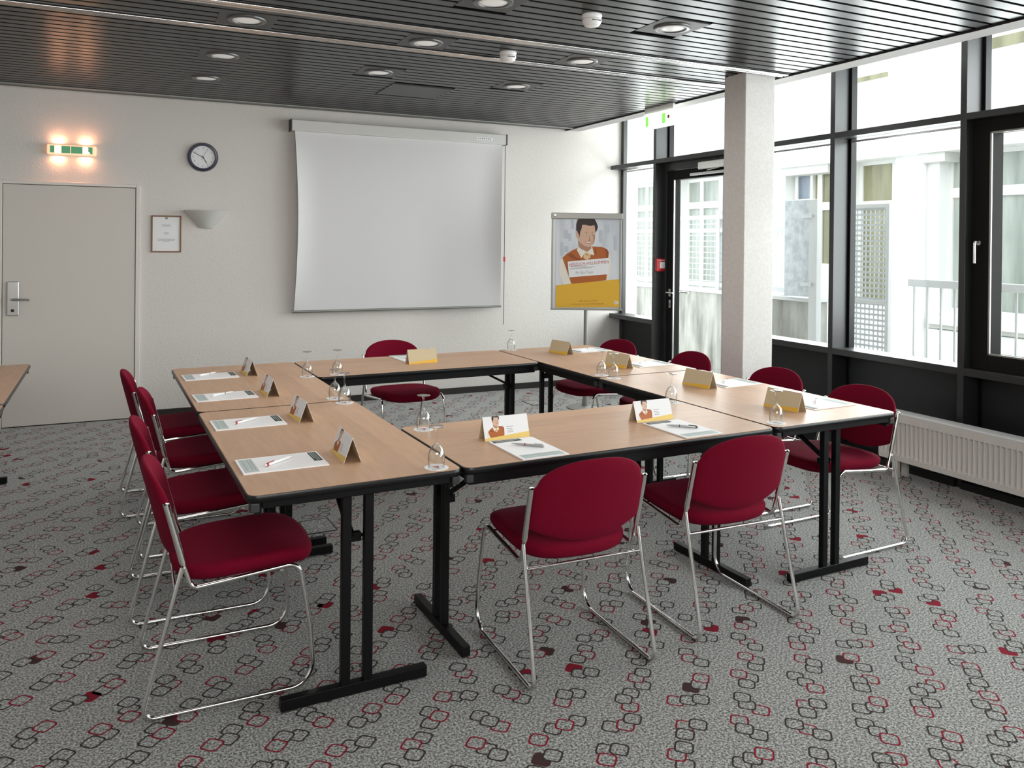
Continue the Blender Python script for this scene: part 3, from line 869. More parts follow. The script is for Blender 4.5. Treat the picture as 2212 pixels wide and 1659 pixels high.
# =================================================================== TABLES
def make_table(name_label, Wd, Ln):
    """folding table, long side along local y, origin on the floor at its middle"""
    t = thing('folding_table', name_label, 'table', (0, 0, 0), 0, 'folding conference tables')
    m1 = MB(); m1.prism(rrect(Wd - .012, Ln - .012, .034, 6), TZ - .010, TZ); m1.build('tabletop', M['wood'], t)
    # rounded black edge band
    out = []
    m1 = MB(); prof = [(-.002, -.0006), (.0035, -.002), (.006, -.008), (.006, -.019), (.002, -.025), (-.020, -.026)]
    rings = []
    for (dx, dz) in prof:
        rings.append([(x, y, TZ + dz) for x, y in rrect(Wd - .012 + 2 * dx, Ln - .012 + 2 * dx, .034 + dx, 6)])
    V = [p for r_ in rings for p in r_]; n = len(rings[0]); F = []
    for i in range(len(rings) - 1):
        for k in range(n):
            l = (k + 1) % n; F.append((i * n + k, (i + 1) * n + k, (i + 1) * n + l, i * n + l))
    F.append(tuple((len(rings) - 1) * n + k for k in range(n)))
    m1.add(V, F); m1.build('edge_band', M['black_edge'], t, smooth=50)
    m1 = MB(); a, b = Wd / 2 - .028, Ln / 2 - .028
    m1.box(-a, -a + .022, -b, b, TZ - .070, TZ - .026); m1.box(a - .022, a, -b, b, TZ - .070, TZ - .026)
    m1.box(-a + .022, a - .022, -b - .014, -b + .012, TZ - .048, TZ - .026); m1.box(-a + .022, a - .022, b - .012, b + .014, TZ - .048, TZ - .026)
    m1.build('apron', M['black'], t, bevel=.002)
    for sx in (-1, 1):
        for sy in (-1, 1):
            m1 = MB(); m1.box(sx * (Wd / 2 - .026) - .015, sx * (Wd / 2 - .026) + .015, sy * (Ln / 2 - .026) - .015, sy * (Ln / 2 - .026) + .015, TZ - .058, TZ - .026)
            m1.build('corner_cap', M['grey_cap'], t, bevel=.005)
    for sy in (-1, 1):
        yy = sy * (Ln / 2 - .058)
        m1 = MB()
        for px in (-.039, .039): m1.box(px - .016, px + .016, yy - .014, yy + .014, .040, TZ - .046)
        m1.box(-.075, .075, yy - .016, yy + .016, TZ - .058, TZ - .026)
        lg = m1.build('leg', M['black'], t, bevel=.003)
        m1 = MB(); m1.box(-.255, .255, yy - .017, yy + .017, .006, .044); m1.build('foot', M['black'], lg, bevel=.003)
        m1 = MB()
        for px in (-.225, .225): m1.box(px - .025, px + .025, yy - .012, yy + .012, 0, .006)
        m1.build('glide', M['grey_cap'], lg)
        m1 = MB(); m1.bar((-.016, yy - sy * .30, TZ - .055), (-.016, yy - sy * .012, TZ - .20), .022, .014); m1.box(-.038, .020, yy - sy * .03 - .014, yy - sy * .03 + .014, TZ - .225, TZ - .195)
        m1.box(.018, .040, yy - sy * .03 - .005, yy - sy * .03 + .005, TZ - .215, TZ - .205)
        m1.build('brace', M['black'], t, bevel=.002)
    return t


def put_table(t, u0, u1, v0, v1, across=False):
    p = TW((u0 + u1) / 2, (v0 + v1) / 2, 0)
    t.location = p; t.rotation_euler.z = TH + (PI / 2 if across else 0)
g = .003
tb = make_table('beech folding table at the front left of the square, with the first two chairs', .7475, 1.389 - g)
put_table(tb, .437, 1.1845, 2.637, 4.026)
tb2 = make_table('beech folding table at the back left of the square, nearest the door', .7475, 1.421 - g)
put_table(tb2, .437, 1.1845, 4.029, 5.450)
tb3 = make_table('beech folding table at the front right of the square, nearest the radiator', .802, 1.455 - g)
put_table(tb3, 2.701, 3.503, 2.637, 4.092)
tb4 = make_table('beech folding table at the back right of the square, nearest the flip chart', .802, 1.357 - g)
put_table(tb4, 2.701, 3.503, 4.095, 5.452)
tb5 = make_table('beech folding table closing the front of the square, with two chair backs before it', .715, 1.510)
put_table(tb5, 1.187, 2.697, 2.637, 3.352, True)
tb6 = make_table('beech folding table closing the back of the square, under the screen', .682, 1.510)
put_table(tb6, 1.187, 2.697, 4.768, 5.450, True)
# second row of tables cut by the left edge of the frame
t7 = make_table('beech folding table at the left edge, the far one by the door', .75, 1.40)
t7.location = (-.535 - .375, 5.30, 0); t7.rotation_euler.z = .012
t8 = dup(t7, (-.515 - .375, 3.885, 0), .012, 'beech folding table at the left edge, the near one')


# =================================================================== CHAIRS
def make_chair():
    """local: origin between the rear ends of the runners, y forward, x right"""
    t = thing('stacking_chair', '', 'chair', (0, 0, 0), 0, 'red upholstered chairs round the tables')
    r = .0080
    for sx in (-1, 1):
        m1 = MB()
        X0, X1 = sx * .247, sx * .234
        pts = [(X1, .052, .690), (X1, .106, .485), (X1, .132, .402), (X1, .480, .434), (sx * .240, .520, .20), (X0, .532, r), (X0, -.020, r), (sx * .2395, .102, .478)]
        m1.tube(fillet(pts, [0, .10, .030, .045, .5, .075, .036, 0], 7), r, 12)
        m1.build('side_frame', M['chrome'], t, smooth=50)
        m1 = MB(); q = [(X1, .052, .690), (X1, .104, .492)]
        m1.tube(q, .0108, 14); m1.lathe([(.0108, 0), (.0082, .004), (.0001, .0055)], 14, X1, .052, .690); m1.build('back_sleeve', M['chrome'], t, smooth=50)
    m1 = MB(); m1.tube([(-.240, .083, .395), (.240, .083, .395)], .0058, 10); m1.build('crossbar', M['chrome'], t, smooth=50)
    m1 = MB(); m1.tube([(-.234, .42, .418), (.234, .42, .418)], .0055, 10); m1.build('crossbar', M['chrome'], t, smooth=50)
    # seat
    def outline(k, n):
        a = 2 * PI * k / n
        c, s = math.cos(a), math.sin(a); p = 4.2
        rr = (abs(c) ** p + abs(s) ** p) ** (-1 / p)
        x, y = c * rr, s * rr
        if y < 0: y -= .14 * (1 - x * x)
        else: y += .06 * (1 - x * x)
        return x * .226, .322 + y * .218
    n = 56; cy = .322
    rings = [(.0, 1), (.35, 1), (.62, .995), (.8, .97), (.9, .90), (.965, .72), (1, .38), (1.0, -.2), (.975, -.7), (.92, -1), (.5, -1), (0, -1)]
    V, F = [], []
    for (tt_, hz) in rings:
        for k in range(n):
            x, y = outline(k, n); x *= tt_; y = cy + (y - cy) * tt_
            zc = .444 + .055 * (y - .14)
            z = zc + (.022 if hz > 0 else .036) * hz
            z -= .004 * (1 - (x / .226) ** 2) * (1 if hz > 0 and tt_ < .9 else 0)
            f = max(0, (y - .40) / .15)
            z -= .030 * f * f
            V.append((x, y, z))
    for i in range(len(rings) - 1):
        for k in range(n):
            l = (k + 1) % n; F.append((i * n + k, i * n + l, (i + 1) * n + l, (i + 1) * n + k))
    m1 = MB(); m1.add(V, F); m1.build('seat', M['red'], t, smooth=70)
    m1 = MB(); m1.prism(rrect(.36, .30, .05, 4, 0, .30), .403, .408); m1.build('seat_board', M['pale_board'], t)
    # backrest
    nu, nv = 34, 22; V, F = [], []
    front, back = [], []
    for i in range(nu + 1):
        s = math.sin((-1 + 2 * i / nu) * PI / 2) * .228
        hb = .474 + .060 * (abs(s) / .228) ** 2
        q = abs(s) / .213
        ht = .690 + .098 * math.sqrt(max(0, 1 - q ** 2.3)) if q < 1 else .690
        if q > .999: ht = .690
        for j in range(nv + 1):
            v = .5 - .5 * math.cos(PI * j / nv)
            h = hb + (ht - hb) * v
            yc = .105 - .252 * (h - .49) - .042 * (1 - (s / .228) ** 2)
            th = .016 * min(1, (max(0, 1 - abs(2 * v - 1) ** 6)) ** .5 * .9 + .12) * min(1, (max(0, 1 - (abs(s) / .228) ** 14)) ** .5 * .75 + .25)
            front.append((s, yc + th, h)); back.append((s, yc - th, h))
    V = front + back; o = len(front); c = nv + 1
    for i in range(nu):
        for j in range(nv):
            a = i * c + j
            F.append((a, a + 1, a + c + 1, a + c)); F.append((o + a, o + a + c, o + a + c + 1, o + a + 1))
    for i in range(nu):
        a = i * c; F.append((a, a + c, o + a + c, o + a)); a += nv; F.append((a + c, a, o + a, o + a + c))
    for j in range(nv):
        a = j; F.append((a + 1, a, o + a, o + a + 1)); a = nu * c + j; F.append((a, a + 1, o + a + 1, o + a))
    m1 = MB(); m1.add(V, F); br = m1.build('backrest', M['red'], t, smooth=75)
    # welt along the outside of the back panel
    rim = []
    for i in range(2, nu - 1):
        p = back[i * c + 1]; rim.append((p[0], p[1] - .0015, p[2] + .004))
    m1 = MB(); m1.tube(rim, .0028, 6); m1.build('welt', M['red'], br, smooth=60)
    return t


chair = make_chair()
CH = [ # x, y of rear middle, heading (0 = facing +y), label
    (.072, 3.078, -PI / 2, 'red chair at the left of the tables, nearest the camera'),
    (.036, 3.800, -PI / 2, 'red chair at the left of the tables, second from the camera'),
    (.076, 4.530, -PI / 2, 'red chair at the left of the tables, third from the camera'),
    (-.006, 5.200, -PI / 2, 'red chair at the left of the tables, farthest, before the beige door'),
    (1.522, 2.464, -.025, 'red chair seen from behind at the front table, the left one'),
    (2.271, 2.510, -.025, 'red chair seen from behind at the front table, the right one'),
    (3.664, 3.150, PI / 2 + .03, 'red chair in front of the radiator, nearest the camera on the window side'),
    (3.680, 3.810, PI / 2 + .03, 'red chair on the window side, second from the camera, right of the pillar'),
    (3.655, 4.610, PI / 2, 'red chair on the window side, third from the camera, left of the pillar'),
    (3.56, 5.415, PI / 2 + .15, 'red chair on the window side farthest from the camera, by the flip chart'),
    (1.842, 6.02, PI + .06, 'red chair behind the back table under the screen, facing the camera'),
]
for i, (x, y, a, lb) in enumerate(CH):
    if i == 0:
        chair.location = (x, y, 0); chair.rotation_euler.z = a; chair['label'] = lb
    else: dup(chair, (x, y, 0), a, lb)


# =================================================================== TABLE SETTINGS
def local_obj(u, v, ang):
    return TW(u, v, TZ), TH + ang


def make_pad(label, loc, rz):
    t = thing('writing_pad', label, 'writing pad', loc, rz, 'writing pads on the tables')
    m1 = MB(); m1.box(-.1, .1, -.149, .149, .0003, .0045); sh = m1.build('pad_block', M['paper'], t)
    m1 = MB(); m1.box(-.09, .035, .112, .143, .0046, .0049); hd = m1.build('header_print', M['ink'], sh)
    m1 = MB()
    for (z, a, b) in ((.134, -.084, .022), (.126, -.08, .028), (.119, -.084, .0)): m1.box(a, b, z - .0012, z + .0012, .0050, .0052)
    m1.build('header_lines', M['sage'], sh)
    m1 = MB(); m1.box(-.088, .088, -.140, -.092, .0046, .0049); m1.build('footer_print', M['sage'], sh)
    m1 = MB()
    for z in (-.100, -.110, -.128): m1.box(-.078, .06, z - .0008, z + .0008, .0050, .0052)
    m1.build('footer_lines', M['ink_grey'], sh)
    return t


def make_pen(label, loc, rz, body, clip, tipm):
    t = thing('ballpoint_pen', label, 'pen', loc, rz, 'ballpoint pens on the pads')
    m1 = MB()
    m1.tube([(x, 0, .0056) for x in (-.068, -.060, -.045, -.01, .03, .055, .066)], [.0012, .0026, .0046, .0052, .0054, .0050, .0040], 12); m1.build('barrel', body, t, smooth=50)
    m1 = MB(); m1.tube([(-.0125, 0, .0056), (-.0085, 0, .0056)], .0056, 12); m1.build('band', tipm, t, smooth=50)
    m1 = MB(); m1.tube([(.058, 0, .0056), (.066, 0, .0056)], .0056, 12); m1.bar((.062, 0, .0115), (.028, 0, .0122), .004, .0016); m1.build('clip', clip, t)
    m1 = MB(); m1.tube([(.066, 0, .0056), (.073, 0, .0056)], .003, 10); m1.build('push_button', M['white_plastic'], t)
    return t


def make_card(label, loc, rz):
    """tent card, printed face towards local -y"""
    t = thing('tent_card', label, 'place card', loc, rz, 'folded place cards')
    hw, hb, hh, th = .102, .033, .092, .0008
    m1 = MB()
    V = []
    for sx in (-1, 1):
        V += [(sx * hw, -hb, .0003), (sx * hw, -.0004, hh), (sx * hw, .0004, hh), (sx * hw, hb, .0003), (sx * hw, hb - th * 1.6, .0003), (sx * hw, 0, hh - .003), (sx * hw, -hb + th * 1.6, .0003)]
    n = 7
    F = [tuple(range(6, -1, -1)), tuple(range(7, 14))]
    mi = []
    m1.add(V, F, 2)
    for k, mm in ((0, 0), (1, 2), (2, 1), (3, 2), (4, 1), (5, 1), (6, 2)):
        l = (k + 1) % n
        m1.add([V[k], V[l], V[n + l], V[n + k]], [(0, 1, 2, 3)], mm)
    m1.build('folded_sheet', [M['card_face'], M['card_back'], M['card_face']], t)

    def face(x, h, lay, side=-1):      # x along, h up the slope 0..1
        yy = side * hb * (1 - h); z = hh * h
        nn = Vector((0, side * hh, hb)).normalized() * (.0002 + .00012 * lay)
        return (x, yy + nn.y, z + nn.z + .0003)
    m1 = MB(); m1.add([face(*q) for q in ((-hw, .01, 3), (hw, .01, 3), (hw, .25, 3), (-hw, .10, 3))], [(0, 1, 2, 3)]); m1.build('yellow_strip', M['yellow_pale'], t)
    m1 = MB(); m1.add([face(*q) for q in ((hw, .01, 3, 1), (-hw, .01, 3, 1), (-hw, .25, 3, 1), (hw, .10, 3, 1))], [(0, 1, 2, 3)]); m1.build('yellow_strip', M['yellow'], t)
    m1 = MB(); sc = 1 / 16500.
    portrait(m1, idx, lambda x, y, l: face(-.046 + (x - 1050) * sc * .95, min(1, max(.1, 1.02 - (y - 330) * sc * 11)), .4 + l * .2))
    m1.build('portrait', [M[k] if k != 'vest' else M['vest'] for k in keys], t)
    m1 = MB()
    for (h, a, b) in ((.52, .000, .032), (.43, .000, .026), (.36, .004, .030), (.29, .002, .028)): m1.add([face(*q) for q in ((a, h - .012, 2), (b, h - .012, 2), (b, h + .012, 2), (a, h + .012, 2))], [(0, 1, 2, 3)])
    m1.build('text_lines', M['ink_grey'], t)
    return t


def make_glass(label, loc):
    """stemmed glass standing upside down"""
    t = thing('wine_glass', label, 'glass', loc, random.uniform(0, 6), 'upturned glasses')
    inn = [(.0001, .0835), (.0050, .0815), (.0125, .0760), (.0212, .0665), (.0272, .0515), (.0293, .034), (.0288, .016), (.0273, .0018)]
    m1 = MB(); m1.lathe(inn + [(.0285, .0018), (.0300, .016), (.0305, .034), (.0285, .052), (.0225, .068), (.0140, .078), (.0065, .084)], 40); m1.build('bowl', M['goblet'], t, smooth=70)
    m1 = MB(); m1.lathe([(.0065, .084), (.0042, .092), (.0038, .112), (.0045, .132), (.0075, .1405)], 24); m1.build('stem', M['goblet'], t, smooth=70)
    m1 = MB(); m1.lathe([(.0075, .1405), (.0160, .1440), (.0275, .1455), (.0283, .1467), (.0275, .1478), (.0001, .1484)], 40); m1.build('foot', M['goblet'], t, smooth=70)
    return t


def make_coaster(label, loc, rz):
    t = thing('paper_coaster', label, 'coaster', loc, rz, 'paper coasters under the glasses')
    m1 = MB(); out = []
    for k in range(48):
        a = 2 * PI * k / 48; r = .043 + .0009 * math.sin(a * 12); out.append((r * math.cos(a), r * math.sin(a)))
    m1.prism(out, .0002, .0014); m1.build('disc', M['paper'], t)
    m1 = MB(); m1.add([(-.014, .012, .0016), (.014, .010, .0016), (.004, -.014, .0016)], [(2, 1, 0)][::-1]); m1.build('triangle_mark', M['red_print'], t)
    m1 = MB()
    for k in range(5): m1.box(-.024 + k * .006, -.020 + k * .006, -.022, -.016, .0015, .0017)
    m1.build('lettering', M['ink_grey'], t)
    return t


# seats: left column (facing +u), front (facing +v), right column (facing -u), back (facing -v)
LC_, FT_, RC_, BT_ = -PI / 2, 0, PI / 2, PI
PADS = [(.619, 5.048, LC_ + .02, 'left column, farthest from camera'), (.610, 4.379, LC_ + .03, 'left column, second from far end'), (.614, 3.703, LC_ + .01, 'left column, second from near end'),
        (.614, 2.989, LC_, 'left column, nearest camera'), (1.526, 2.793, FT_, 'front table, left one'), (2.302, 2.804, FT_ + .01, 'front table, right one'),
        (3.305, 2.945, RC_ + .02, 'right column, nearest camera'), (3.32, 3.60, RC_ + .05, 'right column, second from camera'), (3.325, 4.410, RC_ + .04, 'right column, third from camera'),
        (3.33, 5.155, RC_ + .03, 'right column, farthest, by the flip chart'), (1.955, 5.295, BT_ + .02, 'back table, half hidden by the place card')]
pen_c = [(M['white_plastic'], M['white_plastic'], M['grill_dark'])] * 2 + [(M['white_plastic'], M['red_print'], M['white_plastic'])] * 2 + [(M['alu'], M['alu'], M['red_print']), (M['alu'], M['grill_dark'], M['grill_dark'])] + [(M['white_plastic'], M['grill_dark'], M['alu'])] * 5
pad0 = None
for i, (u, v, a, lb) in enumerate(PADS):
    loc, rz = local_obj(u, v, a)
    L = 'white writing pad on the ' + lb
    if pad0 is None: pad0 = make_pad(L, loc, rz)
    else: dup(pad0, loc, rz, L)
    if 6 <= i <= 9:     # these have a loose second sheet slipped under
        pass
PENS = [(.613, 5.095), (.605, 4.41), (.611, 3.717), (.606, 2.989), (1.535, 2.812), (2.308, 2.811), (3.306, 2.965), (3.302, 3.629), (3.293, 4.426), (3.277, 5.133), (1.925, 5.27)]
pen_dir = [.72, .6, .6, .656, -.77, -.75, .72, .72, .72, .65, -.6]
pen_kind = ['white pen with dark band', 'white pen with dark band', 'white pen with red clip', 'white pen with red clip', 'silver pen with red band', 'silver pen with dark band'] + ['white pen, dark clip'] * 5
protos = {}
for i, (u, v) in enumerate(PENS):
    p = TW(u, v, TZ + .0052); rz = TH + pen_dir[i] + (PI if 2 <= i <= 3 or i < 2 else 0)
    lb = pen_kind[i] + ' on the pad of ' + PADS[i][3]
    k = pen_kind[i]
    if k not in protos: protos[k] = make_pen(lb, p, rz, *pen_c[i])
    else: dup(protos[k], p, rz, lb)

CARDS = [(.842, 5.070, LC_ + .03, 'left column, farthest from camera'), (.830, 4.370, LC_ + .02, 'left column, second from far end'), (.845, 3.710, LC_ + .04, 'left column, second from near end'),
         (.850, 2.985, LC_ - .03, 'left column, nearest camera'), (1.525, 2.995, FT_ - .03, 'front table, left one'), (2.292, 3.012, FT_ - .01, 'front table, right one'),
         (3.052, 2.935, RC_ + .11, 'right column, nearest camera'), (3.082, 3.605, RC_ + .12, 'right column, second from camera'), (3.070, 4.390, RC_ + .16, 'right column, third from camera'),
         (3.055, 5.100, RC_ + .17, 'right column, farthest, by the flip chart'), (1.955, 5.072, BT_ + .03, 'back table, seen from its blank side')]
card0 = None
for i, (u, v, a, lb) in enumerate(CARDS):
    loc, rz = local_obj(u, v, a)
    L = ('tent card printed with an orange vest, ' if i < 6 else 'tent card showing its cream back, ') + lb
    if card0 is None: card0 = make_card(L, loc, rz)
    else: dup(card0, loc, rz, L)

GLS = [(1.100, 2.697, 'on the near right corner of the left column'), (1.271, 3.267, 'on the far left corner of the front table'), (1.136, 4.826, 'at the back end of the left column'),
       (1.318, 4.828, 'on the left end of the back table'), (1.108, 4.103, 'in mid left column, left one of a pair'), (1.121, 3.968, 'in mid left column, right one of a pair'),
       (2.771, 2.714, 'on the near left corner of the right column'), (2.778, 4.150, 'in mid right column, left one of a pair'), (2.784, 4.030, 'in mid right column, right one of a pair'),
       (2.630, 3.290, 'behind the right place card of the front table'), (2.800, 5.405, 'at the far end of the tables, below the screen cord')]
g0 = c0 = None
for i, (u, v, lb) in enumerate(GLS):
    pc = TW(u, v, TZ); pg = TW(u, v, TZ + .0014)
    Lg, Lc = 'upturned glass ' + lb, 'white coaster of the glass ' + lb
    if g0 is None: g0 = make_glass(Lg, pg); c0 = make_coaster(Lc, pc, .1)
    else: dup(g0, pg, i * .7, Lg); dup(c0, pc, .1 + random.uniform(-.3, .3), Lc)

# floor boxes
for (x, y, rz, lb) in ((.95, 4.40, .03, 'flush floor socket box in the carpet beneath the left tables'), (3.58, 6.95, .03, 'flush floor socket box in the carpet near the flip chart')):
    t = thing('floor_box', lb, 'floor box', (x, y, 0), rz, 'floor boxes')
    m1 = MB(); m1.box(-.075, .075, -.10, .10, .0008, .003); m1.build('lid', M['carpet'], t)
    m1 = MB()
    for (a, b, c, d_) in ((-.082, .082, .10, .107), (-.082, .082, -.107, -.10), (-.082, -.075, -.10, .10), (.075, .082, -.10, .10)): m1.box(a, b, c, d_, .0008, .004)
    m1.build('rim', M['grey_cap'], t)

# =================================================================== OUTSIDE
mb = MB(); mb.box(WG + .2, 30, -14, 34, -.25, -.04)
struct(mb.build('ground', M['ground']), 'pale paved terrace outside')
XF = 10.0
bd = thing('building', 'white building with tall windows across the terrace', 'building', (XF, 8, 0))


def fac(y0, y1, z0, z1, dx0, dx1, m, name='wall', par=None):
    q = MB(); q.box(dx0, dx1, y0 - 8, y1 - 8, z0, z1); return q.build(name, m, par or bd)
fac(-14, 34, -.04, 8.0, .35, .6, M['facade'])
fac(-14, 34, 2.83, 8.0, -.15, .35, M['facade'], 'upper_storey')
fac(-14, 34, -.04, .42, -.02, .35, M['facade'], 'plinth')
PIERS = [(-14, 4.95), (5.70, 6.15), (7.45, 8.15), (8.95, 9.10), (10.30, 10.75), (11.75, 12.0), (13.2, 13.9), (15.3, 15.8), (17.3, 34)]
for a, b in PIERS: fac(a, b, .42, 2.83, 0, .35, M['facade'], 'pier')
def fwin(y0, y1, z0, z1, glass, transom=None, posts=(), dx=.2):
    q = MB(); f = .055
    if z1 > 2.79: z1 = 2.83
    if dx == .2: fac(y0, y1, .42, z0, .02, .35, M['facade'], 'parapet')
    q.box(dx, dx + .08, y0 - 8, y0 + f - 8, z0, z1); q.box(dx, dx + .08, y1 - f - 8, y1 - 8, z0, z1)
    q.box(dx, dx + .08, y0 + f - 8, y1 - f - 8, z0, z0 + f); q.box(dx, dx + .08, y0 + f - 8, y1 - f - 8, z1 - f, z1)
    if transom: q.box(dx - .01, dx + .07, y0 + f - 8, y1 - f - 8, transom, transom + .13)
    for p in posts: q.box(dx + .004, dx + .075, p - 8 - .05, p - 8 + .05, z0 + f, z1 - f)
    w = q.build('window', M['facade_frame'], bd)
    q = MB(); q.box(dx + .03, dx + .045, y0 - 8 + f, y1 - 8 - f, z0 + f, z1 - f); q.build('pane', M[glass], w)
    return w
fwin(6.15, 7.45, .66, 2.80, 'glass_green', 2.22, (6.78,))
fwin(4.95, 5.70, .46, 2.80, 'glass_gold', 2.22, (5.35,))
fwin(8.15, 8.95, .60, 2.80, 'glass_gold', 2.10, (8.32,))
fwin(9.10, 10.3, 1.2, 2.80, 'glass_gold', 2.12, (9.75,))
fwin(9.86, 10.24, 2.26, 2.76, 'glass_blue', dx=.16)
fwin(12.0, 13.2, .60, 2.80, 'glass_green', 2.25, (12.75,))
fwin(13.9, 15.3, .60, 2.80, 'glass_green', 2.25, (14.6,))
fwin(15.8, 17.3, .60, 2.80, 'glass_green', 2.25, (16.5,))
fwin(10.75, 11.75, .60, 2.80, 'glass_green', 2.25, (11.25,))
fac(6.15, 7.55, .50, .60, -.10, .2, M['facade_frame'], 'window_ledge')
fac(6.15, 7.60, .44, .50, -.04, .2, M['facade_shade'], 'ledge_shadow_strip')  # the ledge's shadow line, painted as a grey strip
q = MB(); q.box(-.08, -.025, 7.63 - 8, 7.69 - 8, -.04, 2.83); q.build('downpipe', M['facade_frame'], bd)
for (a, b) in ((7.3, 7.7), (9.3, 10.3)):
    fac(a, b, 2.70, 2.83, -.10, .2, M['facade_shade'], 'blind_box')
for (ya_, yb_2, za_, zb_) in ((8.17, 8.76, 3.985, 4.055), (4.6, 6.69, 4.05, 4.19)):
    q = MB(); q.box(-.16, -.15, ya_ - 8, yb_2 - 8, za_, zb_); q.build('upper_strip_window', M['glass_gold'], bd)

XW = 6.40
mb = MB(); mb.box(XW, XW + .22, 6.20, 16, -.04, .96)
t = thing('concrete_wall', 'low weathered concrete wall with white coping outside the glass door', 'wall', (0, 0, 0))
mb.build('wall_body', M['concrete'], t, bevel=.01)
mb = MB(); mb.box(XW - .03, XW + .25, 6.17, 16, .96, 1.0); mb.build('coping', M['white_steel'], t, bevel=.006)


def mesh_panel(mb, x, y0, y1, z0, z1, step=.055, w=.006, rows=None):
    k = y0
    while k < y1: mb.box(x, x + w, k - w / 2, k + w / 2, z0, z1); k += step
    k = z0
    while k < z1: mb.box(x - .003, x + .003, y0, y1, k - w, k + w); k += (rows or step)
t = thing('mesh_fence', 'galvanised mesh fence standing on the concrete wall', 'fence', (0, 0, 0))
mb = MB(); mesh_panel(mb, XW + .08, 6.65, 12.5, 1.10, 1.86, .07, .004); mb.build('mesh', M['galv_light'], t)
for z in (1.06, 1.72, 1.88):
    mb = MB(); mb.box(XW + .055, XW + .105, 6.60, 12.49, z - .025, z + .025); mb.build('rail', M['galv_light'], t)
for y in (6.62, 7.75, 8.9, 10.1, 11.3, 12.48):
    mb = MB(); mb.box(XW + .05, XW + .11, y - .03, y + .03, 1.0, 1.96); mb.build('post', M['galv_light'], t)
t = thing('steel_plate', 'pale blue grey galvanised steel panel beside the mesh gate', 'steel panel', (0, 0, 0))
mb = MB(); mb.box(XW - .075, XW - .045, 6.165, 6.52, 1.02, 2.02); mb.build('plate', M['galv'], t, bevel=.004)
mb = MB(); mb.box(XW - .09, XW - .02, 6.06, 6.165, -.04, 2.02); mb.build('edge_post', M['white_steel'], t, bevel=.004)
for z in (1.15, 1.85):
    mb = MB(); mb.box(XW - .105, XW - .08, 6.12, 6.26, z - .02, z + .02); mb.build('hinge', M['galv_light'], t)
t = thing('mesh_gate', 'tall white wire mesh gate seen through the window above the radiator', 'gate', (0, 0, 0))
GY0, GY1, GZ0, GZ1 = 5.26, 5.83, .30, 1.95
mb = MB(); mesh_panel(mb, XW, GY0 + .03, GY1 - .03, GZ0, GZ1, .05, .010, .05); mb.build('mesh', M['galv_light'], t)
mb = MB()
mb.box(XW - .02, XW + .02, GY0, GY0 + .04, GZ0 - .3, GZ1); mb.box(XW - .02, XW + .02, GY1 - .04, GY1, GZ0 - .3, GZ1)
mb.box(XW - .018, XW + .018, GY0 + .04, GY1 - .04, GZ1 - .04, GZ1); mb.box(XW - .018, XW + .018, GY0 + .04, GY1 - .04, 1.0, 1.04); mb.box(XW - .018, XW + .018, GY0 + .04, GY1 - .04, GZ0, GZ0 + .04)
mb.build('gate_frame', M['white_steel'], t, bevel=.003)
t = thing('balustrade', 'white steel railing running along the terrace', 'railing', (0, 0, 0))
mb = MB(); mb.box(XW + .35, XW + .42, .3, 5.35, 1.17, 1.24); mb.build('handrail', M['white_steel'], t, bevel=.004)
mb = MB(); mb.box(XW + .37, XW + .40, .3, 5.35, .12, .15); mb.build('lower_rail', M['white_steel'], t)
for k in range(3):
    mb = MB(); mb.box(XW + .36, XW + .41, 4.55 - k * 1.55 - .05, 4.55 - k * 1.55 + .05, -.04, 1.17); mb.build('post', M['white_steel'], t, bevel=.004)
yy = 5.30
while yy > .35:
    mb = MB(); mb.box(XW + .376, XW + .392, yy - .008, yy + .008, .15, 1.17); mb.build('baluster', M['white_steel'], t); yy -= .14

# =================================================================== LIGHT
w = bpy.data.worlds.new('overcast'); SC.world = w; w.use_nodes = True
bg = w.node_tree.nodes['Background']
bg.inputs['Color'].default_value = (.93, .97, 1.0, 1); bg.inputs['Strength'].default_value = 2.3


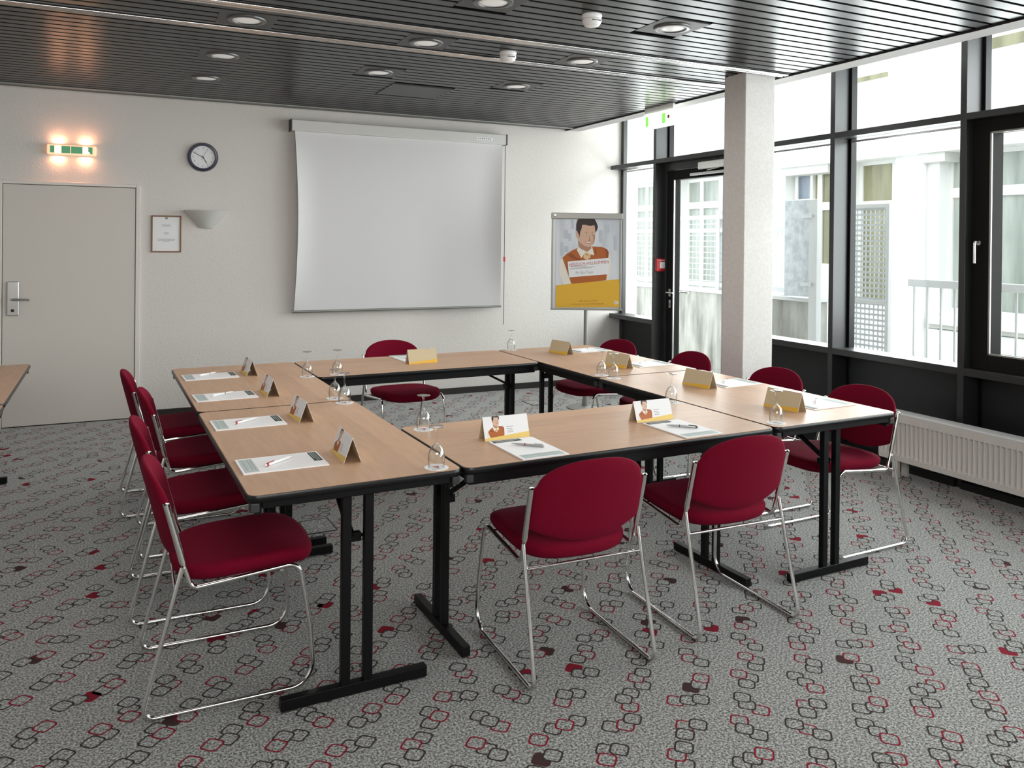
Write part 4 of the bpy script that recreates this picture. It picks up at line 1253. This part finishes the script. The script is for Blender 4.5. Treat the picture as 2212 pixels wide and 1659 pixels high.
def area(name, loc, target, sx, sy, power, color=(1, 1, 1), portal=False):
    l = bpy.data.lights.new(name, 'AREA'); l.shape = 'RECTANGLE'; l.size, l.size_y = sx, sy; l.energy = power; l.color = color
    if portal: l.cycles.is_portal = True
    o = bpy.data.objects.new(name, l); COL.objects.link(o); o.location = loc
    o.rotation_euler = (Vector(target) - Vector(loc)).to_track_quat('-Z', 'Y').to_euler()
    return o
area('sky_portal', (WG + .1, (B + YR) / 2, 1.65), (0, (B + YR) / 2, 1.65), B - YR, 3.0, 1, portal=True)
# soft fill lamps added to even out the room light
area('daylight_fill', (6.0, 2.6, 1.95), (0, 2.6, 1.85), 12.5, 2.3, 520, (.97, .985, 1))  # added lamp outside the glass, strengthens the window light indoors only
area('table_fill', (1.4, 4.2, H - .06), (1.4, 4.2, 0), 3.4, 3.4, 31, (1, .97, .93))  # added overhead fill that lifts the table surfaces
area('room_fill', (.2, -1.0, 2.6), (.6, 3.2, .9), 3.0, 1.6, 105, (1, .965, .92))  # added fill from behind the camera, not a fitting of the room

for sx in (-.10, .10):
    for sz in (-1, 1):
        area('sign_bulb', (-.41 + sx, B - .03, 2.278 + sz * .05), (-.41 + sx, B - .03 + .012, 2.278 + sz * 1), .05, .03, .33, (1, .42, .22))
# =================================================================== CAMERA
cam = bpy.data.cameras.new('camera'); co = bpy.data.objects.new('camera', cam); COL.objects.link(co)
cam.sensor_fit = 'HORIZONTAL'; cam.sensor_width = 36
cam.lens = 1747.261 / 2212 * 36
cam.shift_x = 0
cam.shift_y = -(829.5 - 530.66) / 2212
cam.clip_start = .05; cam.clip_end = 200
Fv = Vector((0.43076241, 0.90245398, -0.00453451)); Rv = Vector((0.90243493, -0.43070117, 0.01037786)); Uv = Vector((-0.00741252, 0.00856249, 0.99993587))
co.matrix_world = Matrix(((Rv.x, Uv.x, -Fv.x, 0), (Rv.y, Uv.y, -Fv.y, 0), (Rv.z, Uv.z, -Fv.z, 1.5530038), (0, 0, 0, 1)))
SC.camera = co

SC.view_settings.view_transform = 'Standard'
SC.view_settings.look = 'None'
SC.view_settings.exposure = 0.45
SC.cycles.max_bounces = 10
SC.cycles.diffuse_bounces = 5
SC.cycles.transparent_max_bounces = 16
SC.cycles.caustics_reflective = False
SC.cycles.caustics_refractive = False
SC.cycles.use_denoising = True
